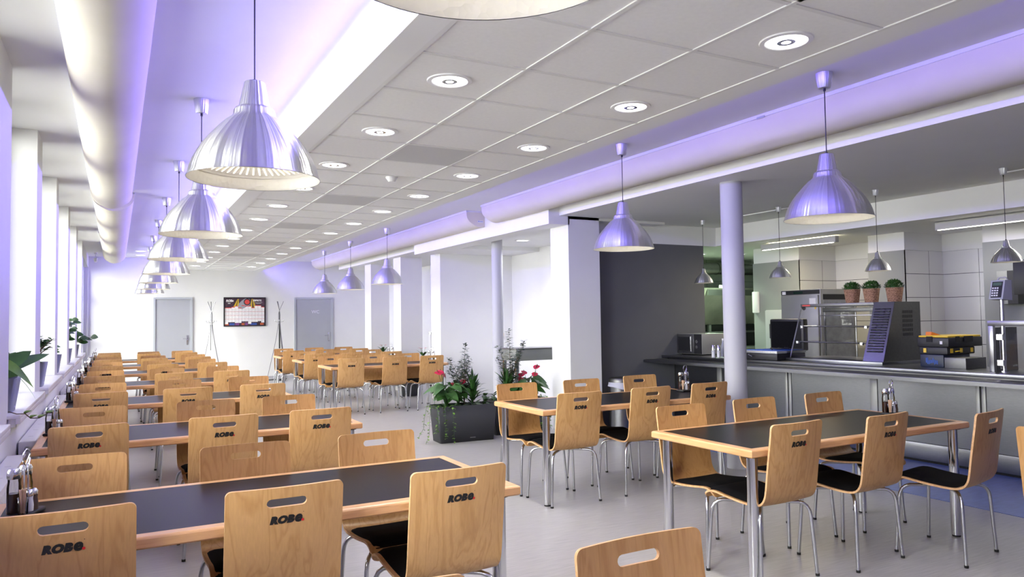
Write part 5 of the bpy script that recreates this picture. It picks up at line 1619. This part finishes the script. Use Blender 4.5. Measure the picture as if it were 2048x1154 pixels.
# sneeze guard frame and card terminal at the right edge
t = thing('sneeze_guard', 'stainless steel guard frame with glass panes at the right end of the counter', 'sneeze guard', (6.98, 3.82, CT))
MB().box(-0.02, 0.03, -1.6, 0.0, 0.415, 0.462, 0, 0.003).obj('top_rail', M['steel'], t)
MB().box(-0.02, 0.02, -0.045, -0.005, 0.0, 0.415, 0, 0.003).box(-0.02, 0.02, -1.6, -1.56, 0.0, 0.415).obj('post', M['steel'], t)
MB().box(0.02, 0.40, -0.03, -0.02, 0.0, 0.40).obj('side_plate', M['steeld'], t)
bx('glass_pane', M['glass'], 0.0, 0.006, -1.55, -0.09, 0.03, 0.35, t)
for z in (0.06, 0.29): bx('glass_clamp', M['satin'], -0.015, 0.02, -0.12, -0.07, z, z+0.05, t)
bk2 = MB()
for k_ in range(5): bk2.tube([(0.15, -0.25, 0.012), (0.30, -0.45+k_*0.03, 0.015), (0.2+k_*0.03, -0.7, 0.012)], 0.003, 5)
t = thing('card_terminal', 'grey keypad terminal on a steel pole at the right edge above the counter', 'terminal', (7.02, 3.72, CT), -0.15)
MB().cyl((0, 0, 0), 0.018, 0.0, 0.66, 20).cyl((0, 0, 0), 0.035, 0.0, 0.012, 20).obj('pole', M['satin'], t)
hd = MB().prism([(-0.075, 0.655), (0.045, 0.645), (0.045, 0.825), (-0.035, 0.825)], -0.065, 0.065); ho = hd.obj('housing', mat('light_grey_plastic', (0.42, 0.43, 0.47), 0.4), t)
# face is the slanted front
def fp(u, v, off):   # u across (y), v 0..1 up the slanted face
    x = -0.075+0.040*v-off; z = 0.655+0.17*v
    return (x, u, z)
k = MB(); k.add([fp(-0.05, 0.08, .002), fp(0.05, 0.08, .002), fp(0.05, 0.93, .002), fp(-0.05, 0.93, .002)], [(0, 1, 2, 3)]); k.obj('face_plate', M['black'], ho)
k = MB(); k.add([fp(-0.04, 0.72, .004), fp(0.04, 0.72, .004), fp(0.04, 0.88, .004), fp(-0.04, 0.88, .004)], [(0, 1, 2, 3)]); k.obj('display', mat('green_grey_display', (0.10, 0.16, 0.12), 0.2), ho)
k = MB()
for r in range(4):
    for c_ in range(3):
        u = 0.035-c_*0.022; v = 0.16+r*0.13
        k.add([fp(u-0.008, v, .005), fp(u+0.008, v, .005), fp(u+0.008, v+0.075, .005), fp(u-0.008, v+0.075, .005)], [(0, 1, 2, 3)])
k.obj('keys', M['white'], ho)
MB().tube([(0.02, -0.05, 0.82), (0.02, -0.03, 0.85), (0.02, 0.03, 0.85), (0.02, 0.05, 0.82)], 0.007, 8).obj('cable_loop', M['base'], ho)
t = thing('wall_box', 'grey and black box mounted on the grey kitchen panel behind the terminal', 'wall box', (8.82, 4.60, 1.55))
MB().box(-0.12, 0.0, -0.055, 0.055, 0.0, 0.37, 0, 0.004).obj('box_body', M['greypanel'], t); bx('black_side', M['black'], -0.12, 0.0, -0.16, -0.056, 0.0, 0.37, t)
t = thing('monitor', 'black monitor on a wall arm at the right edge of the photo', 'monitor', (8.2, 4.0, 1.64), 0.25)
MB().box(-0.02, 0.02, -0.42, 0.20, 0.0, 0.36, 0, 0.006).obj('screen', M['black'], t); MB().tube([(0.02, 0, 0.2), (0.35, -0.1, 0.2), (0.60, -0.2, 0.2)], 0.02, 8).obj('arm', M['black'], t)

# ------------------------------------------------------------------ green-lit cooking room behind
t = thing('extractor_hood', 'large stainless extractor hood in the green-lit cooking room', 'extractor hood', (0, 0, 0))
MB().prism([(9.55, 1.95), (10.2, 1.95), (10.2, 1.31), (9.95, 1.31), (9.60, 1.85)], 9.0, 12.8, 'x').obj('hood_body', varied('dull_hood_steel', (0.44, 0.42, 0.38), 0.35, 0.8, amp=0.25, scale=2.2), t)
MB().box(9.0, 12.8, 9.53, 9.56, 1.82, 1.92).obj('hood_edge', M['steel'], t)
bx('hood_label', mat('pale_blue_label', (0.3, 0.45, 0.7), 0.4), 9.35, 9.47, 9.525, 9.53, 1.85, 1.89, t); bx('small_plate', M['pwhite'], 9.3, 9.38, 9.56, 9.58, 1.93, 2.0, t)
t = thing('ventilation_pipe', 'round metal ventilation pipe under the ceiling of the cooking room', 'pipe', (0, 0, 0))
MB().tube([(8.3, 9.85, 2.31), (12.6, 9.85, 2.31)], 0.10, 20).obj('pipe', M['steel'], t)
ph = MB()
for x in (9.2, 10.4, 11.6): ph.cyl((x, 9.85, 0), 0.006, 2.40, 2.5, 6)
ph.obj('hanger', M['satin'], t)
pb = MB()
for x in (9.5, 10.6, 11.7): pb.lathe([(0.104, -0.02), (0.108, 0.0), (0.104, 0.02)], 20, (x, 9.85, 2.31), 0, True, 'x')
pb.obj('clamp', M['steeld'], t)
t = thing('cooking_line', 'dark cooking range with shelves under the extractor hood', 'cooking range', (0, 0, 0))
bx('body', M['steeld'], 9.0, 12.8, 9.35, 10.15, 0.0, 0.90, t); bx('back_shelf', M['steel'], 9.0, 12.8, 9.95, 10.19, 1.15, 1.18, t); bx('dark_back', M['black'], 9.0, 12.8, 10.15, 10.19, 0.90, 1.30, t)
for x in (9.35, 10.1, 10.9): bx('post', M['steel'], x, x+0.05, 9.90, 9.95, 0.90, 1.31, t)
t = thing('dish_rack', 'white wire dish rack on a bench behind the microwave', 'dish rack', (8.35, 8.95, 0.0))
wr = MB()
for k_ in range(8): wr.tube([(-0.4+k_*0.11, -0.12, 0.98), (-0.4+k_*0.11, -0.12, 1.06), (-0.4+k_*0.11, 0.12, 1.06), (-0.4+k_*0.11, 0.12, 0.98)], 0.004, 5)
wr.tube([(-0.42, -0.12, 1.06), (0.42, -0.12, 1.06)], 0.006, 6); wr.tube([(-0.42, -0.12, 0.98), (0.42, -0.12, 0.98)], 0.006, 6); wr.tube([(-0.42, 0.12, 1.06), (0.42, 0.12, 1.06)], 0.006, 6)
wr.obj('wire_basket', M['white'], t)
pl_ = MB()
for k_ in range(4): pl_.lathe([(0.001, 0.0), (0.05, 0.0), (0.085, 0.012)], 20, (0.15+k_*0.05, 0.0, 1.09), 0, True, 'x')
pl_.obj('plates', M['white'], t)
bx('bench', M['steel'], -0.55, 0.60, -0.25, 0.25, 0.90, 0.975, t, 0.003)
for (x, y) in ((-0.5, -0.2), (0.5, -0.2), (-0.5, 0.2), (0.5, 0.2)): bx('leg', M['satin'], x-0.02, x+0.02, y-0.02, y+0.02, 0.0, 0.90, t)
t = thing('towel_dispenser', 'bright white dispenser on the corner of the grey kitchen panel', 'dispenser', (8.82, 8.23, 1.50))
MB().box(-0.04, 0.0, -0.01, 0.11, 0.0, 0.33, 0, 0.012).obj('housing', M['white'], t)
